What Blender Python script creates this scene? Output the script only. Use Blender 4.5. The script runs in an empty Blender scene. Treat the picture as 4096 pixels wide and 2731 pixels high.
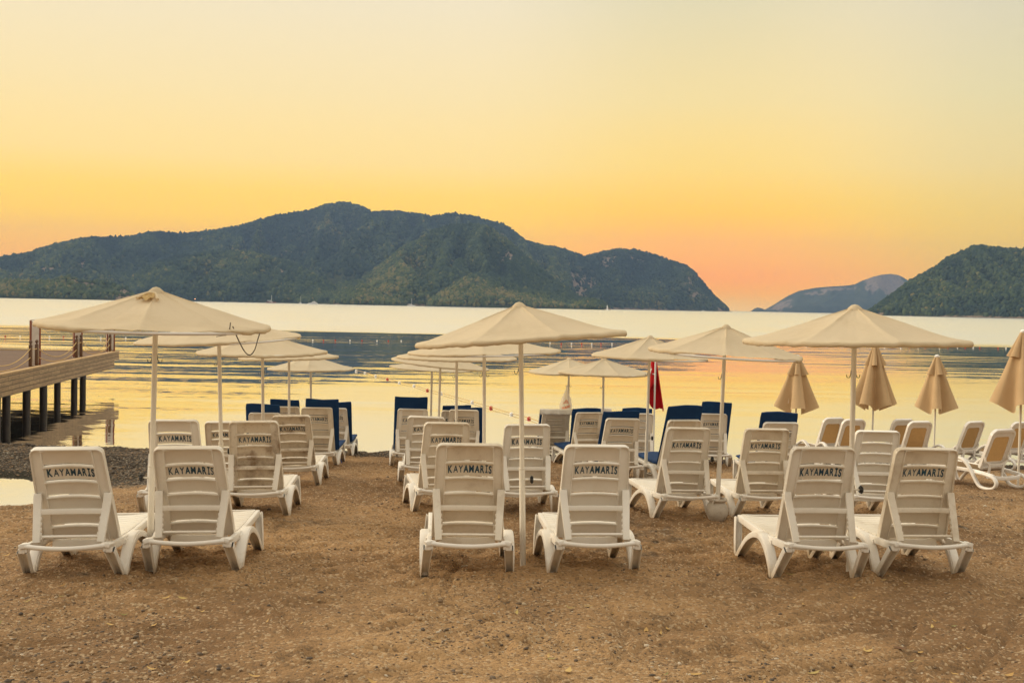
import bpy, bmesh, math, random
import numpy as np
from mathutils import Vector, Matrix, Euler

random.seed(7)
RNG = np.random.default_rng(11)
SC = bpy.context.scene
COL = SC.collection
PI = math.pi
R = math.radians

# ------------------------------------------------------------------ helpers
def s2l(*c):
    o = []
    for v in c:
        v = v / 255.0
        o.append(v / 12.92 if v <= 0.04045 else ((v + 0.055) / 1.055) ** 2.4)
    return tuple(o) + (1.0,)

def tag(o, label=None, cat=None, group=None, kind=None):
    if label: o['label'] = label
    if cat: o['category'] = cat
    if group: o['group'] = group
    if kind: o['kind'] = kind
    return o

def empty(name, loc=(0, 0, 0), rot=(0, 0, 0)):
    o = bpy.data.objects.new(name, None)
    o.empty_display_size = 0.2
    COL.objects.link(o)
    o.location = loc
    o.rotation_euler = rot
    return o

def link_mesh(name, me, mat=None, parent=None):
    if mat and not me.materials:
        me.materials.append(mat)
    o = bpy.data.objects.new(name, me)
    COL.objects.link(o)
    if parent: o.parent = parent
    return o

def copy_tree(src, parent=None):
    c = src.copy()
    COL.objects.link(c)
    if parent is not None: c.parent = parent
    for ch in list(src.children):
        copy_tree(ch, c)
    return c

def catmull(pts, n=8):
    pts = [Vector(p) for p in pts]
    P = [pts[0] * 2 - pts[1]] + pts + [pts[-1] * 2 - pts[-2]]
    out = []
    for i in range(1, len(P) - 2):
        p0, p1, p2, p3 = P[i - 1], P[i], P[i + 1], P[i + 2]
        for k in range(n):
            t = k / n
            out.append(0.5 * ((2 * p1) + (p2 - p0) * t + (2 * p0 - 5 * p1 + 4 * p2 - p3) * t * t
                              + (3 * p1 - p0 - 3 * p2 + p3) * t ** 3))
    out.append(pts[-1])
    return out

class MB:
    def __init__(self):
        self.v = []; self.f = []
    def add(self, vs, fs):
        b = len(self.v)
        self.v += [tuple(p) for p in vs]
        self.f += [tuple(i + b for i in f) for f in fs]
    def box(self, lo, hi, M=None):
        x0, y0, z0 = lo; x1, y1, z1 = hi
        vs = [Vector(p) for p in ((x0,y0,z0),(x1,y0,z0),(x1,y1,z0),(x0,y1,z0),(x0,y0,z1),(x1,y0,z1),(x1,y1,z1),(x0,y1,z1))]
        if M is not None: vs = [M @ p for p in vs]
        self.add(vs, [(0,3,2,1),(4,5,6,7),(0,1,5,4),(1,2,6,5),(2,3,7,6),(3,0,4,7)])
    def beam(self, a, b, w, h, side=(1, 0, 0)):
        """rectangular bar from a to b, w along side, h across"""
        self.sweep([a, b], [(-w/2,-h/2),(w/2,-h/2),(w/2,h/2),(-w/2,h/2)], side)
    def sweep(self, path, sec, side=None, scales=None, closed=False, cap=True):
        """sec in (s, n): s along side axis, n = tangent x side"""
        path = [Vector(p) for p in path]
        n = len(path); m = len(sec)
        rings = []
        for i, p in enumerate(path):
            if closed:
                t = path[(i+1) % n] - path[(i-1) % n]
            else:
                t = path[min(i+1, n-1)] - path[max(i-1, 0)]
            t.normalize()
            if side is None:
                ref = Vector((0,0,1)) if abs(t.z) < 0.95 else Vector((1,0,0))
                s = t.cross(ref).normalized()
            else:
                s = Vector(side)
                s = (s - t * s.dot(t)).normalized()
            nn = s.cross(t).normalized()
            k = scales[i] if scales else 1.0
            kx, ky = k if isinstance(k, tuple) else (k, k)
            rings += [p + s * (a * kx) + nn * (b * ky) for a, b in sec]
        fs = []
        for i in range(n if closed else n - 1):
            j = (i + 1) % n
            for q in range(m):
                r = (q + 1) % m
                fs.append((i*m+q, j*m+q, j*m+r, i*m+r))
        if cap and not closed:
            fs.append(tuple(range(m)))
            fs.append(tuple(reversed(range((n-1)*m, n*m))))
        self.add(rings, fs)
    def tube(self, path, r, seg=10, closed=False, scales=None):
        self.sweep(path, [(r*math.cos(2*PI*k/seg), r*math.sin(2*PI*k/seg)) for k in range(seg)], None, scales, closed)
    def lathe(self, prof, seg=20, c=(0,0,0)):
        vs = []; fs = []
        for r, z in prof:
            for k in range(seg):
                a = 2*PI*k/seg
                vs.append((c[0]+r*math.cos(a), c[1]+r*math.sin(a), c[2]+z))
        for i in range(len(prof)-1):
            for k in range(seg):
                l = (k+1) % seg
                fs.append((i*seg+k, i*seg+l, (i+1)*seg+l, (i+1)*seg+k))
        fs.append(tuple(reversed(range(seg))))
        fs.append(tuple(range((len(prof)-1)*seg, len(prof)*seg)))
        self.add(vs, fs)
    def sphere(self, c, r, seg=12, rings=8, sq=1.0):
        prof = [(max(1e-4, r*math.sin(PI*i/rings)), -r*sq*math.cos(PI*i/rings)) for i in range(rings+1)]
        self.lathe(prof, seg, c)
    def mesh(self, name, mat=None, bevel=0.0, smooth=30, fix=True):
        me = bpy.data.meshes.new(name)
        me.from_pydata(self.v, [], self.f)
        if fix or bevel:
            bm = bmesh.new(); bm.from_mesh(me)
            bmesh.ops.recalc_face_normals(bm, faces=bm.faces)
            if bevel:
                es = [e for e in bm.edges if len(e.link_faces) == 2 and e.calc_face_angle(0) > R(32)]
                bmesh.ops.bevel(bm, geom=es, offset=bevel, segments=2, profile=0.5, affect='EDGES', clamp_overlap=True)
            bm.to_mesh(me); bm.free()
        if smooth:
            me.shade_smooth()
            me.set_sharp_from_angle(angle=R(smooth))
        if mat: me.materials.append(mat)
        return me
    def build(self, name, mat, parent=None, bevel=0.0, smooth=30):
        return link_mesh(name, self.mesh(name, mat, bevel, smooth), None, parent)

def np_mesh(name, V, F, mat=None, smooth=True):
    me = bpy.data.meshes.new(name)
    V = np.asarray(V, dtype=np.float32); F = np.asarray(F, dtype=np.int32)
    k = F.shape[1]
    me.vertices.add(len(V)); me.vertices.foreach_set('co', V.ravel())
    me.loops.add(F.size); me.loops.foreach_set('vertex_index', F.ravel())
    me.polygons.add(len(F))
    me.polygons.foreach_set('loop_start', np.arange(0, F.size, k, dtype=np.int32))
    me.polygons.foreach_set('loop_total', np.full(len(F), k, dtype=np.int32))
    me.update(calc_edges=True)
    me.validate()
    if smooth: me.shade_smooth()
    if mat: me.materials.append(mat)
    return me

def grid_faces(ny, nx):
    i = np.arange(ny-1)[:, None]*nx + np.arange(nx-1)[None, :]
    return np.stack([i, i+1, i+nx+1, i+nx], -1).reshape(-1, 4)

def _h(ix, iy, s):
    n = (ix.astype(np.int64)*374761393 + iy.astype(np.int64)*668265263 + s*974634777) & 0x7fffffff
    n = ((n ^ (n >> 13)) * 1274126177) & 0x7fffffff
    n = n ^ (n >> 16)
    return (n & 0xffff) / 65535.0

def vn(x, y, s=0):
    x = np.asarray(x, float); y = np.asarray(y, float)
    ix = np.floor(x); iy = np.floor(y)
    fx = x-ix; fy = y-iy
    fx = fx*fx*fx*(fx*(fx*6-15)+10); fy = fy*fy*fy*(fy*(fy*6-15)+10)
    a = _h(ix, iy, s); b = _h(ix+1, iy, s); c = _h(ix, iy+1, s); d = _h(ix+1, iy+1, s)
    return (a*(1-fx)+b*fx)*(1-fy)+(c*(1-fx)+d*fx)*fy

def fbm(x, y, s=0, oct=4, gain=0.5):
    o = 0; a = 1.0; t = 0
    for k in range(oct):
        o = o + a*vn(x*2**k+17.3*k, y*2**k-9.1*k, s+k*7); t += a; a *= gain
    return o/t

def sstep(a, b, x):
    t = np.clip((x-a)/(b-a), 0, 1)
    return t*t*(3-2*t)

# ------------------------------------------------------------------ camera
F = 4210.0; W, H = 4096.0, 2731.0; CAMZ = 3.3
cam_d = bpy.data.cameras.new('camera'); cam = bpy.data.objects.new('camera', cam_d); COL.objects.link(cam)
cam_d.sensor_width = 36; cam_d.lens = F/W*36
cam_d.clip_start = 0.1; cam_d.clip_end = 60000
cam.location = (0, 0, CAMZ)
MCAM = Matrix.Rotation(R(90-1.926), 4, 'X') @ Matrix.Rotation(R(1.146), 4, 'Z')
cam.rotation_euler = MCAM.to_euler()
SC.camera = cam

def ray(px, py):
    return (MCAM @ Vector(((px-W/2)/F, -(py-H/2)/F, -1.0, 0))).xyz
def at(px, py, Y):
    """world point seen at a photo pixel, Y metres ahead"""
    d = ray(px, py); return Vector((0, 0, CAMZ)) + d*(Y/d.y)
def on_water(px, py, z=0.0):
    d = ray(px, py); return Vector((0, 0, CAMZ)) + d*((z-CAMZ)/d.z)
SL = 0.0713
def on_sand(px, py):
    d = ray(px, py)
    t = (1.74-CAMZ)/(d.z+SL*d.y)
    return Vector((0, 0, CAMZ)) + d*t
def hor(px): return 1183 + 0.02*px

def base_z(x, y):
    x = np.asarray(x, float); y = np.asarray(y, float)
    z = 1.74 - SL*y
    z = np.where(y < -3, 1.74+SL*3, z)
    ex = 22.3 + 0.35*(vn(x*0.35, x*0+3.3, 5)-0.5) + 0.02*np.maximum(x-6, 0)
    z = z - 0.16*np.maximum(y-ex, 0)
    z = np.maximum(z, -2.0)
    r = np.sqrt(((x+10.6)/3.4)**2 + ((y-17.3)/1.9)**2) + 0.12*(vn(x*1.3, y*1.3, 9)-0.5)
    zi = 0.42*(r-1)
    return np.minimum(z, np.maximum(zi, -0.35))

def gz(x, y): return float(base_z(x, y))

# ------------------------------------------------------------------ materials
def nmat(name):
    m = bpy.data.materials.new(name); m.use_nodes = True
    nt = m.node_tree
    return m, nt, nt.nodes['Principled BSDF']
def N(nt, typ, **kw):
    n = nt.nodes.new(typ)
    for k, v in kw.items():
        if k.startswith('i_'):
            n.inputs[k[2:].replace('_', ' ')].default_value = v
        else: setattr(n, k, v)
    return n
def L(nt, a, b): nt.links.new(a, b)
def ramp(nt, fac, stops):
    r = nt.nodes.new('ShaderNodeValToRGB')
    e = r.color_ramp.elements
    while len(e) > 1: e.remove(e[-1])
    e[0].position, e[0].color = stops[0]
    for p, c in stops[1:]:
        q = e.new(p); q.color = c
    if fac is not None: nt.links.new(fac, r.inputs[0])
    return r
def mixc(nt, fac, a, b, blend='MIX'):
    n = nt.nodes.new('ShaderNodeMix'); n.data_type = 'RGBA'; n.blend_type = blend
    for s, v in ((0, fac), (6, a), (7, b)):
        if hasattr(v, 'default_value') or hasattr(v, 'links'): nt.links.new(v, n.inputs[s])
        else: n.inputs[s].default_value = v
    return n.outputs[2]
def math_n(nt, op, a, b=0.0, c=0.0, clamp=False):
    n = nt.nodes.new('ShaderNodeMath'); n.operation = op; n.use_clamp = clamp
    for s, v in ((0, a), (1, b), (2, c)):
        if isinstance(v, (int, float)): n.inputs[s].default_value = v
        else: nt.links.new(v, n.inputs[s])
    return n.outputs[0]
def maprange(nt, v, a, b, c=0.0, d=1.0, smooth=True):
    n = nt.nodes.new('ShaderNodeMapRange'); n.interpolation_type = 'SMOOTHSTEP' if smooth else 'LINEAR'
    nt.links.new(v, n.inputs[0])
    for i, q in enumerate((a, b, c, d)): n.inputs[1+i].default_value = q
    return n.outputs[0]
def pos(nt): return N(nt, 'ShaderNodeNewGeometry').outputs['Position']
def noise(nt, vec, scale, detail=3.0, rough=0.5, dist=0.0):
    n = N(nt, 'ShaderNodeTexNoise'); n.inputs['Scale'].default_value = scale
    n.inputs['Detail'].default_value = detail; n.inputs['Roughness'].default_value = rough
    n.inputs['Distortion'].default_value = dist
    if vec is not None: nt.links.new(vec, n.inputs['Vector'])
    return n
def mapping(nt, vec, scale=(1,1,1), loc=(0,0,0)):
    n = N(nt, 'ShaderNodeMapping'); n.inputs['Scale'].default_value = scale; n.inputs['Location'].default_value = loc
    nt.links.new(vec, n.inputs['Vector']); return n.outputs[0]
def bump(nt, b, height, strength, dist):
    n = N(nt, 'ShaderNodeBump'); n.inputs['Strength'].default_value = strength; n.inputs['Distance'].default_value = dist
    nt.links.new(height, n.inputs['Height']); nt.links.new(n.outputs[0], b.inputs['Normal']); return n

def worn(name, col, dirt, rough=0.45, amount=0.5, scale=3.0, bump_s=0.0, bump_scale=80, spec=0.5):
    """plain surface with soiled patches"""
    m, nt, b = nmat(name)
    p = pos(nt)
    n1 = noise(nt, p, scale, 5, 0.6)
    n2 = noise(nt, p, scale*9, 4, 0.6)
    f = math_n(nt, 'MULTIPLY', maprange(nt, n1.outputs[0], 0.48, 0.75), amount)
    f2 = math_n(nt, 'MULTIPLY', maprange(nt, n2.outputs[0], 0.52, 0.8), amount*0.45)
    f = math_n(nt, 'ADD', f, f2, clamp=True)
    c = mixc(nt, f, col, dirt)
    L(nt, c, b.inputs['Base Color'])
    b.inputs['Roughness'].default_value = rough
    b.inputs['Specular IOR Level'].default_value = spec
    if bump_s: bump(nt, b, noise(nt, p, bump_scale, 3).outputs[0], bump_s, 0.002)
    return m

M = {}
M['plastic'] = worn('white_plastic', (0.80, 0.745, 0.65, 1), (0.50, 0.40, 0.27, 1), 0.38, 0.35, 2.6)
# legs: sand-stained towards the feet (object-space stain)
def leg_mat():
    m, nt, b = nmat('stained_plastic')
    tc = N(nt, 'ShaderNodeTexCoord').outputs['Object']
    sx = N(nt, 'ShaderNodeSeparateXYZ'); L(nt, tc, sx.inputs[0])
    p = pos(nt)
    n = noise(nt, p, 14, 5, 0.65)
    h = math_n(nt, 'ADD', sx.outputs['Z'], math_n(nt, 'MULTIPLY', n.outputs[0], -0.22))
    f = maprange(nt, h, -0.12, 0.08, 0.75, 0.0)
    n2 = noise(nt, p, 5, 5, 0.6)
    f = math_n(nt, 'ADD', f, math_n(nt, 'MULTIPLY', maprange(nt, n2.outputs[0], 0.5, 0.75), 0.3), clamp=True)
    L(nt, mixc(nt, f, (0.80, 0.755, 0.68, 1), (0.47, 0.36, 0.22, 1)), b.inputs['Base Color'])
    b.inputs['Roughness'].default_value = 0.42
    return m
M['leg'] = leg_mat()
M['plastic_b'] = worn('yellowed_plastic', (0.79, 0.72, 0.60, 1), (0.42, 0.31, 0.19, 1), 0.42, 0.5, 3.4)
M['plastic_c'] = worn('bright_plastic', (0.83, 0.79, 0.71, 1), (0.55, 0.45, 0.32, 1), 0.35, 0.25, 2.2)
M['plastic_d'] = worn('grimy_plastic', (0.76, 0.69, 0.57, 1), (0.24, 0.15, 0.08, 1), 0.5, 0.9, 4.0)
M['text'] = worn('blue_stencil_paint', (0.012, 0.055, 0.10, 1), (0.03, 0.14, 0.19, 1), 0.6, 0.8, 30)
M['pole'] = worn('white_painted_metal', (0.74, 0.69, 0.60, 1), (0.45, 0.36, 0.25, 1), 0.35, 0.25, 6.0)
def chipped():
    m, nt, b = nmat('chipped_white_paint')
    p = pos(nt)
    f = maprange(nt, noise(nt, p, 38, 4, 0.7).outputs[0], 0.68, 0.71)
    L(nt, mixc(nt, f, (0.76, 0.72, 0.66, 1), (0.05, 0.03, 0.02, 1)), b.inputs['Base Color'])
    b.inputs['Roughness'].default_value = 0.4
    return m
M['hoop'] = chipped()
def canvas(name, col, dirt, wr=0.35, trans=0.25):
    m, nt, b = nmat(name)
    p = pos(nt)
    n1 = noise(nt, p, 2.2, 5, 0.6, 0.4)
    n3 = noise(nt, mapping(nt, p, (1, 1, 3.0)), 7.0, 4, 0.6, 1.2)
    f = math_n(nt, 'MULTIPLY', maprange(nt, n1.outputs[0], 0.42, 0.75), 0.45)
    c = mixc(nt, f, col, dirt)
    L(nt, c, b.inputs['Base Color'])
    b.inputs['Roughness'].default_value = 0.85
    b.inputs['Specular IOR Level'].default_value = 0.15
    hgt = math_n(nt, 'ADD', n3.outputs[0], math_n(nt, 'MULTIPLY', noise(nt, p, 420, 2).outputs[0], 0.06))
    bump(nt, b, hgt, wr, 0.02)
    tr = N(nt, 'ShaderNodeBsdfTranslucent'); L(nt, c, tr.inputs['Color'])
    mx = N(nt, 'ShaderNodeMixShader'); mx.inputs[0].default_value = trans
    out = nt.nodes['Material Output']
    L(nt, b.outputs[0], mx.inputs[1]); L(nt, tr.outputs[0], mx.inputs[2]); L(nt, mx.outputs[0], out.inputs[0])
    return m
M['canvas'] = canvas('cream_canvas', (0.78, 0.665, 0.475, 1), (0.66, 0.54, 0.35, 1), 0.5, 0.40)
M['canvas_closed'] = canvas('beige_parasol_cloth', (0.62, 0.44, 0.25, 1), (0.50, 0.34, 0.18, 1), 0.25, 0.22)
M['blue'] = worn('navy_cushion_cloth', (0.007, 0.036, 0.115, 1), (0.012, 0.062, 0.16, 1), 0.8, 0.8, 5, 0.25, 60, 0.2)
M['strap'] = worn('blue_ribbon', (0.01, 0.035, 0.16, 1), (0.02, 0.06, 0.2, 1), 0.8, 0.5, 8)
M['towel'] = worn('white_towelling', (0.78, 0.74, 0.66, 1), (0.6, 0.53, 0.43, 1), 0.95, 0.4, 9, 0.6, 180, 0.1)
M['black'] = worn('black_plastic', (0.012, 0.012, 0.012, 1), (0.04, 0.035, 0.03, 1), 0.5, 0.5, 20)
M['iron'] = worn('dark_iron', (0.05, 0.045, 0.04, 1), (0.12, 0.06, 0.03, 1), 0.5, 0.6, 30)
M['cord'] = worn('dark_cord', (0.10, 0.08, 0.055, 1), (0.28, 0.23, 0.16, 1), 0.9, 0.9, 60)
M['clay'] = worn('chalky_clay', (0.52, 0.46, 0.38, 1), (0.26, 0.19, 0.12, 1), 0.85, 0.9, 9, 0.5, 40, 0.2)
M['red'] = worn('red_flag_cloth', (0.50, 0.008, 0.012, 1), (0.28, 0.004, 0.008, 1), 0.75, 0.6, 5, spec=0.2)
M['white'] = worn('clean_white', (0.82, 0.80, 0.76, 1), (0.6, 0.56, 0.5, 1), 0.5, 0.3, 5)
M['buoy_red'] = worn('red_float', (0.45, 0.035, 0.015, 1), (0.25, 0.03, 0.02, 1), 0.5, 0.6, 14)
M['buoy_white'] = worn('white_float', (0.78, 0.75, 0.7, 1), (0.45, 0.4, 0.32, 1), 0.5, 0.5, 14)
M['rope'] = worn('straw_rope', (0.52, 0.34, 0.13, 1), (0.36, 0.22, 0.08, 1), 0.9, 0.6, 25)
M['nardi'] = worn('white_resin', (0.80, 0.76, 0.70, 1), (0.55, 0.45, 0.33, 1), 0.3, 0.35, 4)
def textile():
    m, nt, b = nmat('woven_brown_textile')
    tc = N(nt, 'ShaderNodeTexCoord').outputs['Object']
    c1 = noise(nt, mapping(nt, tc, (140, 20, 20)), 1, 2).outputs[0]
    c2 = noise(nt, mapping(nt, tc, (20, 20, 140)), 1, 2).outputs[0]
    s = math_n(nt, 'MULTIPLY', math_n(nt, 'ADD', c1, c2), 0.5)
    L(nt, ramp(nt, s, [(0.3, (0.19, 0.115, 0.048, 1)), (0.7, (0.42, 0.265, 0.115, 1))]).outputs[0], b.inputs['Base Color'])
    b.inputs['Roughness'].default_value = 0.8
    tr = N(nt, 'ShaderNodeBsdfTranslucent'); tr.inputs['Color'].default_value = (0.40, 0.23, 0.09, 1)
    mx = N(nt, 'ShaderNodeMixShader'); mx.inputs[0].default_value = 0.4
    L(nt, b.outputs[0], mx.inputs[1]); L(nt, tr.outputs[0], mx.inputs[2]); L(nt, mx.outputs[0], nt.nodes['Material Output'].inputs[0])
    return m
M['textile'] = textile()

def planks(name, c0, c1, c2, axis_scale, seam=0.02, ln=2.0, wd=0.15):
    m, nt, b = nmat(name)
    tc = N(nt, 'ShaderNodeTexCoord').outputs['UV']
    br = N(nt, 'ShaderNodeTexBrick'); L(nt, tc, br.inputs['Vector'])
    br.inputs['Scale'].default_value = 1.0
    br.inputs['Brick Width'].default_value = ln; br.inputs['Row Height'].default_value = wd
    br.inputs['Mortar Size'].default_value = seam*0.3; br.inputs['Mortar Smooth'].default_value = 0.1
    br.offset = 0.37
    br.inputs['Color1'].default_value = c0; br.inputs['Color2'].default_value = c1; br.inputs['Mortar'].default_value = c2
    g = noise(nt, mapping(nt, tc, axis_scale), 1, 6, 0.65, 0.6)
    blot = noise(nt, tc, 1.1, 4, 0.6)
    c = mixc(nt, maprange(nt, g.outputs[0], 0.35, 0.72), br.outputs[0], c2)
    c = mixc(nt, math_n(nt, 'MULTIPLY', maprange(nt, g.outputs[0], 0.4, 0.7), 0.6), br.outputs[0], c2)
    c = mixc(nt, math_n(nt, 'MULTIPLY', maprange(nt, blot.outputs[0], 0.5, 0.75), 0.4), c, (c0[0]*0.45, c0[1]*0.42, c0[2]*0.4, 1))
    L(nt, c, b.inputs['Base Color'])
    b.inputs['Roughness'].default_value = 0.8
    bump(nt, b, math_n(nt, 'SUBTRACT', math_n(nt, 'MULTIPLY', g.outputs[0], 0.3), br.outputs['Fac']), 0.5, 0.01)
    return m
M['fascia'] = planks('weathered_fascia_boards', (0.36, 0.235, 0.118, 1), (0.27, 0.168, 0.08, 1), (0.05, 0.035, 0.02, 1), (3, 45, 1), 0.03, 0.9, 0.13)
M['deck'] = planks('deck_boards', (0.20, 0.105, 0.058, 1), (0.15, 0.078, 0.043, 1), (0.03, 0.02, 0.012, 1), (3, 45, 1), 0.04, 3.0, 0.12)
M['trim'] = worn('pale_edge_board', (0.55, 0.36, 0.17, 1), (0.35, 0.22, 0.1, 1), 0.7, 0.6, 4)
M['pile'] = worn('wet_dark_timber', (0.020, 0.011, 0.006, 1), (0.045, 0.025, 0.012, 1), 0.55, 0.7, 6)
M['redwood'] = worn('red_brown_wood', (0.23, 0.055, 0.018, 1), (0.12, 0.03, 0.012, 1), 0.5, 0.6, 8)
M['darkwood'] = worn('dark_turned_wood', (0.12, 0.055, 0.022, 1), (0.06, 0.03, 0.014, 1), 0.5, 0.6, 9)
M['panel'] = worn('white_panel', (0.62, 0.53, 0.44, 1), (0.45, 0.36, 0.27, 1), 0.5, 0.5, 4)

# sand: one sheet, colour by real patches (wet gravel mask is a vertex attribute)
def sand_mat():
    m, nt, b = nmat('gritty_sand')
    p = pos(nt)
    gr = N(nt, 'ShaderNodeAttribute', attribute_name='gravel').outputs['Fac']
    wet = N(nt, 'ShaderNodeAttribute', attribute_name='weed').outputs['Fac']
    big = noise(nt, p, 0.45, 5, 0.6)
    mid = noise(nt, mapping(nt, p, (1, 1.6, 1)), 2.6, 6, 0.65, 0.5)
    fine = noise(nt, p, 45, 5, 0.7)
    vor = N(nt, 'ShaderNodeTexVoronoi'); vor.inputs['Scale'].default_value = 55; L(nt, p, vor.inputs['Vector'])
    vor2 = N(nt, 'ShaderNodeTexVoronoi'); vor2.inputs['Scale'].default_value = 26; L(nt, p, vor2.inputs['Vector'])
    c = mixc(nt, maprange(nt, big.outputs[0], 0.35, 0.68), (0.385, 0.232, 0.107, 1), (0.215, 0.122, 0.056, 1))
    c = mixc(nt, math_n(nt, 'MULTIPLY', maprange(nt, mid.outputs[0], 0.5, 0.75), 0.55), c, (0.185, 0.107, 0.05, 1))
    sp = N(nt, 'ShaderNodeSeparateColor'); L(nt, vor.outputs['Color'], sp.inputs[0])
    c = mixc(nt, math_n(nt, 'MULTIPLY', maprange(nt, sp.outputs[0], 0.72, 0.8), 0.55), c, (0.13, 0.085, 0.048, 1))
    c = mixc(nt, math_n(nt, 'MULTIPLY', maprange(nt, sp.outputs[1], 0.85, 0.9), 0.6), c, (0.52, 0.38, 0.23, 1))
    c = mixc(nt, math_n(nt, 'MULTIPLY', maprange(nt, fine.outputs[0], 0.52, 0.72), 0.5), c, (0.16, 0.095, 0.045, 1))
    # gravel
    s2 = N(nt, 'ShaderNodeSeparateColor'); L(nt, vor2.outputs['Color'], s2.inputs[0])
    g = ramp(nt, s2.outputs[0], [(0.0, (0.045, 0.035, 0.026, 1)), (0.45, (0.12, 0.09, 0.062, 1)), (0.8, (0.2, 0.16, 0.115, 1)), (1.0, (0.33, 0.28, 0.21, 1))])
    g = mixc(nt, math_n(nt, 'MULTIPLY', maprange(nt, vor2.outputs['Distance'], 0.3, 0.7), 0.8), g.outputs[0], (0.03, 0.022, 0.015, 1))
    gf = maprange(nt, math_n(nt, 'ADD', gr, math_n(nt, 'MULTIPLY', math_n(nt, 'SUBTRACT', mid.outputs[0], 0.5), 0.9)), 0.3, 0.7)
    c = mixc(nt, gf, c, g)
    wf = maprange(nt, math_n(nt, 'ADD', wet, math_n(nt, 'MULTIPLY', math_n(nt, 'SUBTRACT', fine.outputs[0], 0.5), 1.2)), 0.35, 0.75)
    c = mixc(nt, wf, c, (0.028, 0.024, 0.012, 1))
    L(nt, c, b.inputs['Base Color'])
    b.inputs['Roughness'].default_value = 0.9
    b.inputs['Specular IOR Level'].default_value = 0.2
    hgt = math_n(nt, 'ADD', math_n(nt, 'MULTIPLY', fine.outputs[0], 0.5), math_n(nt, 'MULTIPLY', vor.outputs['Distance'], -0.5))
    hgt = math_n(nt, 'ADD', hgt, math_n(nt, 'MULTIPLY', math_n(nt, 'MULTIPLY', vor2.outputs['Distance'], gf), -1.6))
    hgt = math_n(nt, 'ADD', hgt, math_n(nt, 'MULTIPLY', mid.outputs[0], 1.4))
    bump(nt, b, hgt, 0.9, 0.02)
    return m
M['sand'] = sand_mat()

def stone_mat():
    m, nt, b = nmat('beach_pebbles')
    a = N(nt, 'ShaderNodeAttribute', attribute_name='tint').outputs['Fac']
    L(nt, ramp(nt, a, [(0, (0.07, 0.05, 0.035, 1)), (0.25, (0.17, 0.11, 0.06, 1)), (0.6, (0.30, 0.19, 0.095, 1)), (0.85, (0.38, 0.27, 0.15, 1)), (1, (0.52, 0.44, 0.33, 1))]).outputs[0], b.inputs['Base Color'])
    b.inputs['Roughness'].default_value = 0.75
    return m
M['stone'] = stone_mat()
def leaf_mat():
    m, nt, b = nmat('fallen_leaf')
    a = N(nt, 'ShaderNodeAttribute', attribute_name='tint').outputs['Fac']
    L(nt, ramp(nt, a, [(0, (0.12, 0.05, 0.02, 1)), (0.35, (0.42, 0.24, 0.07, 1)), (0.75, (0.55, 0.36, 0.12, 1)), (1, (0.18, 0.2, 0.05, 1))]).outputs[0], b.inputs['Base Color'])
    b.inputs['Roughness'].default_value = 0.8
    return m
M['leaf'] = leaf_mat()

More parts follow.
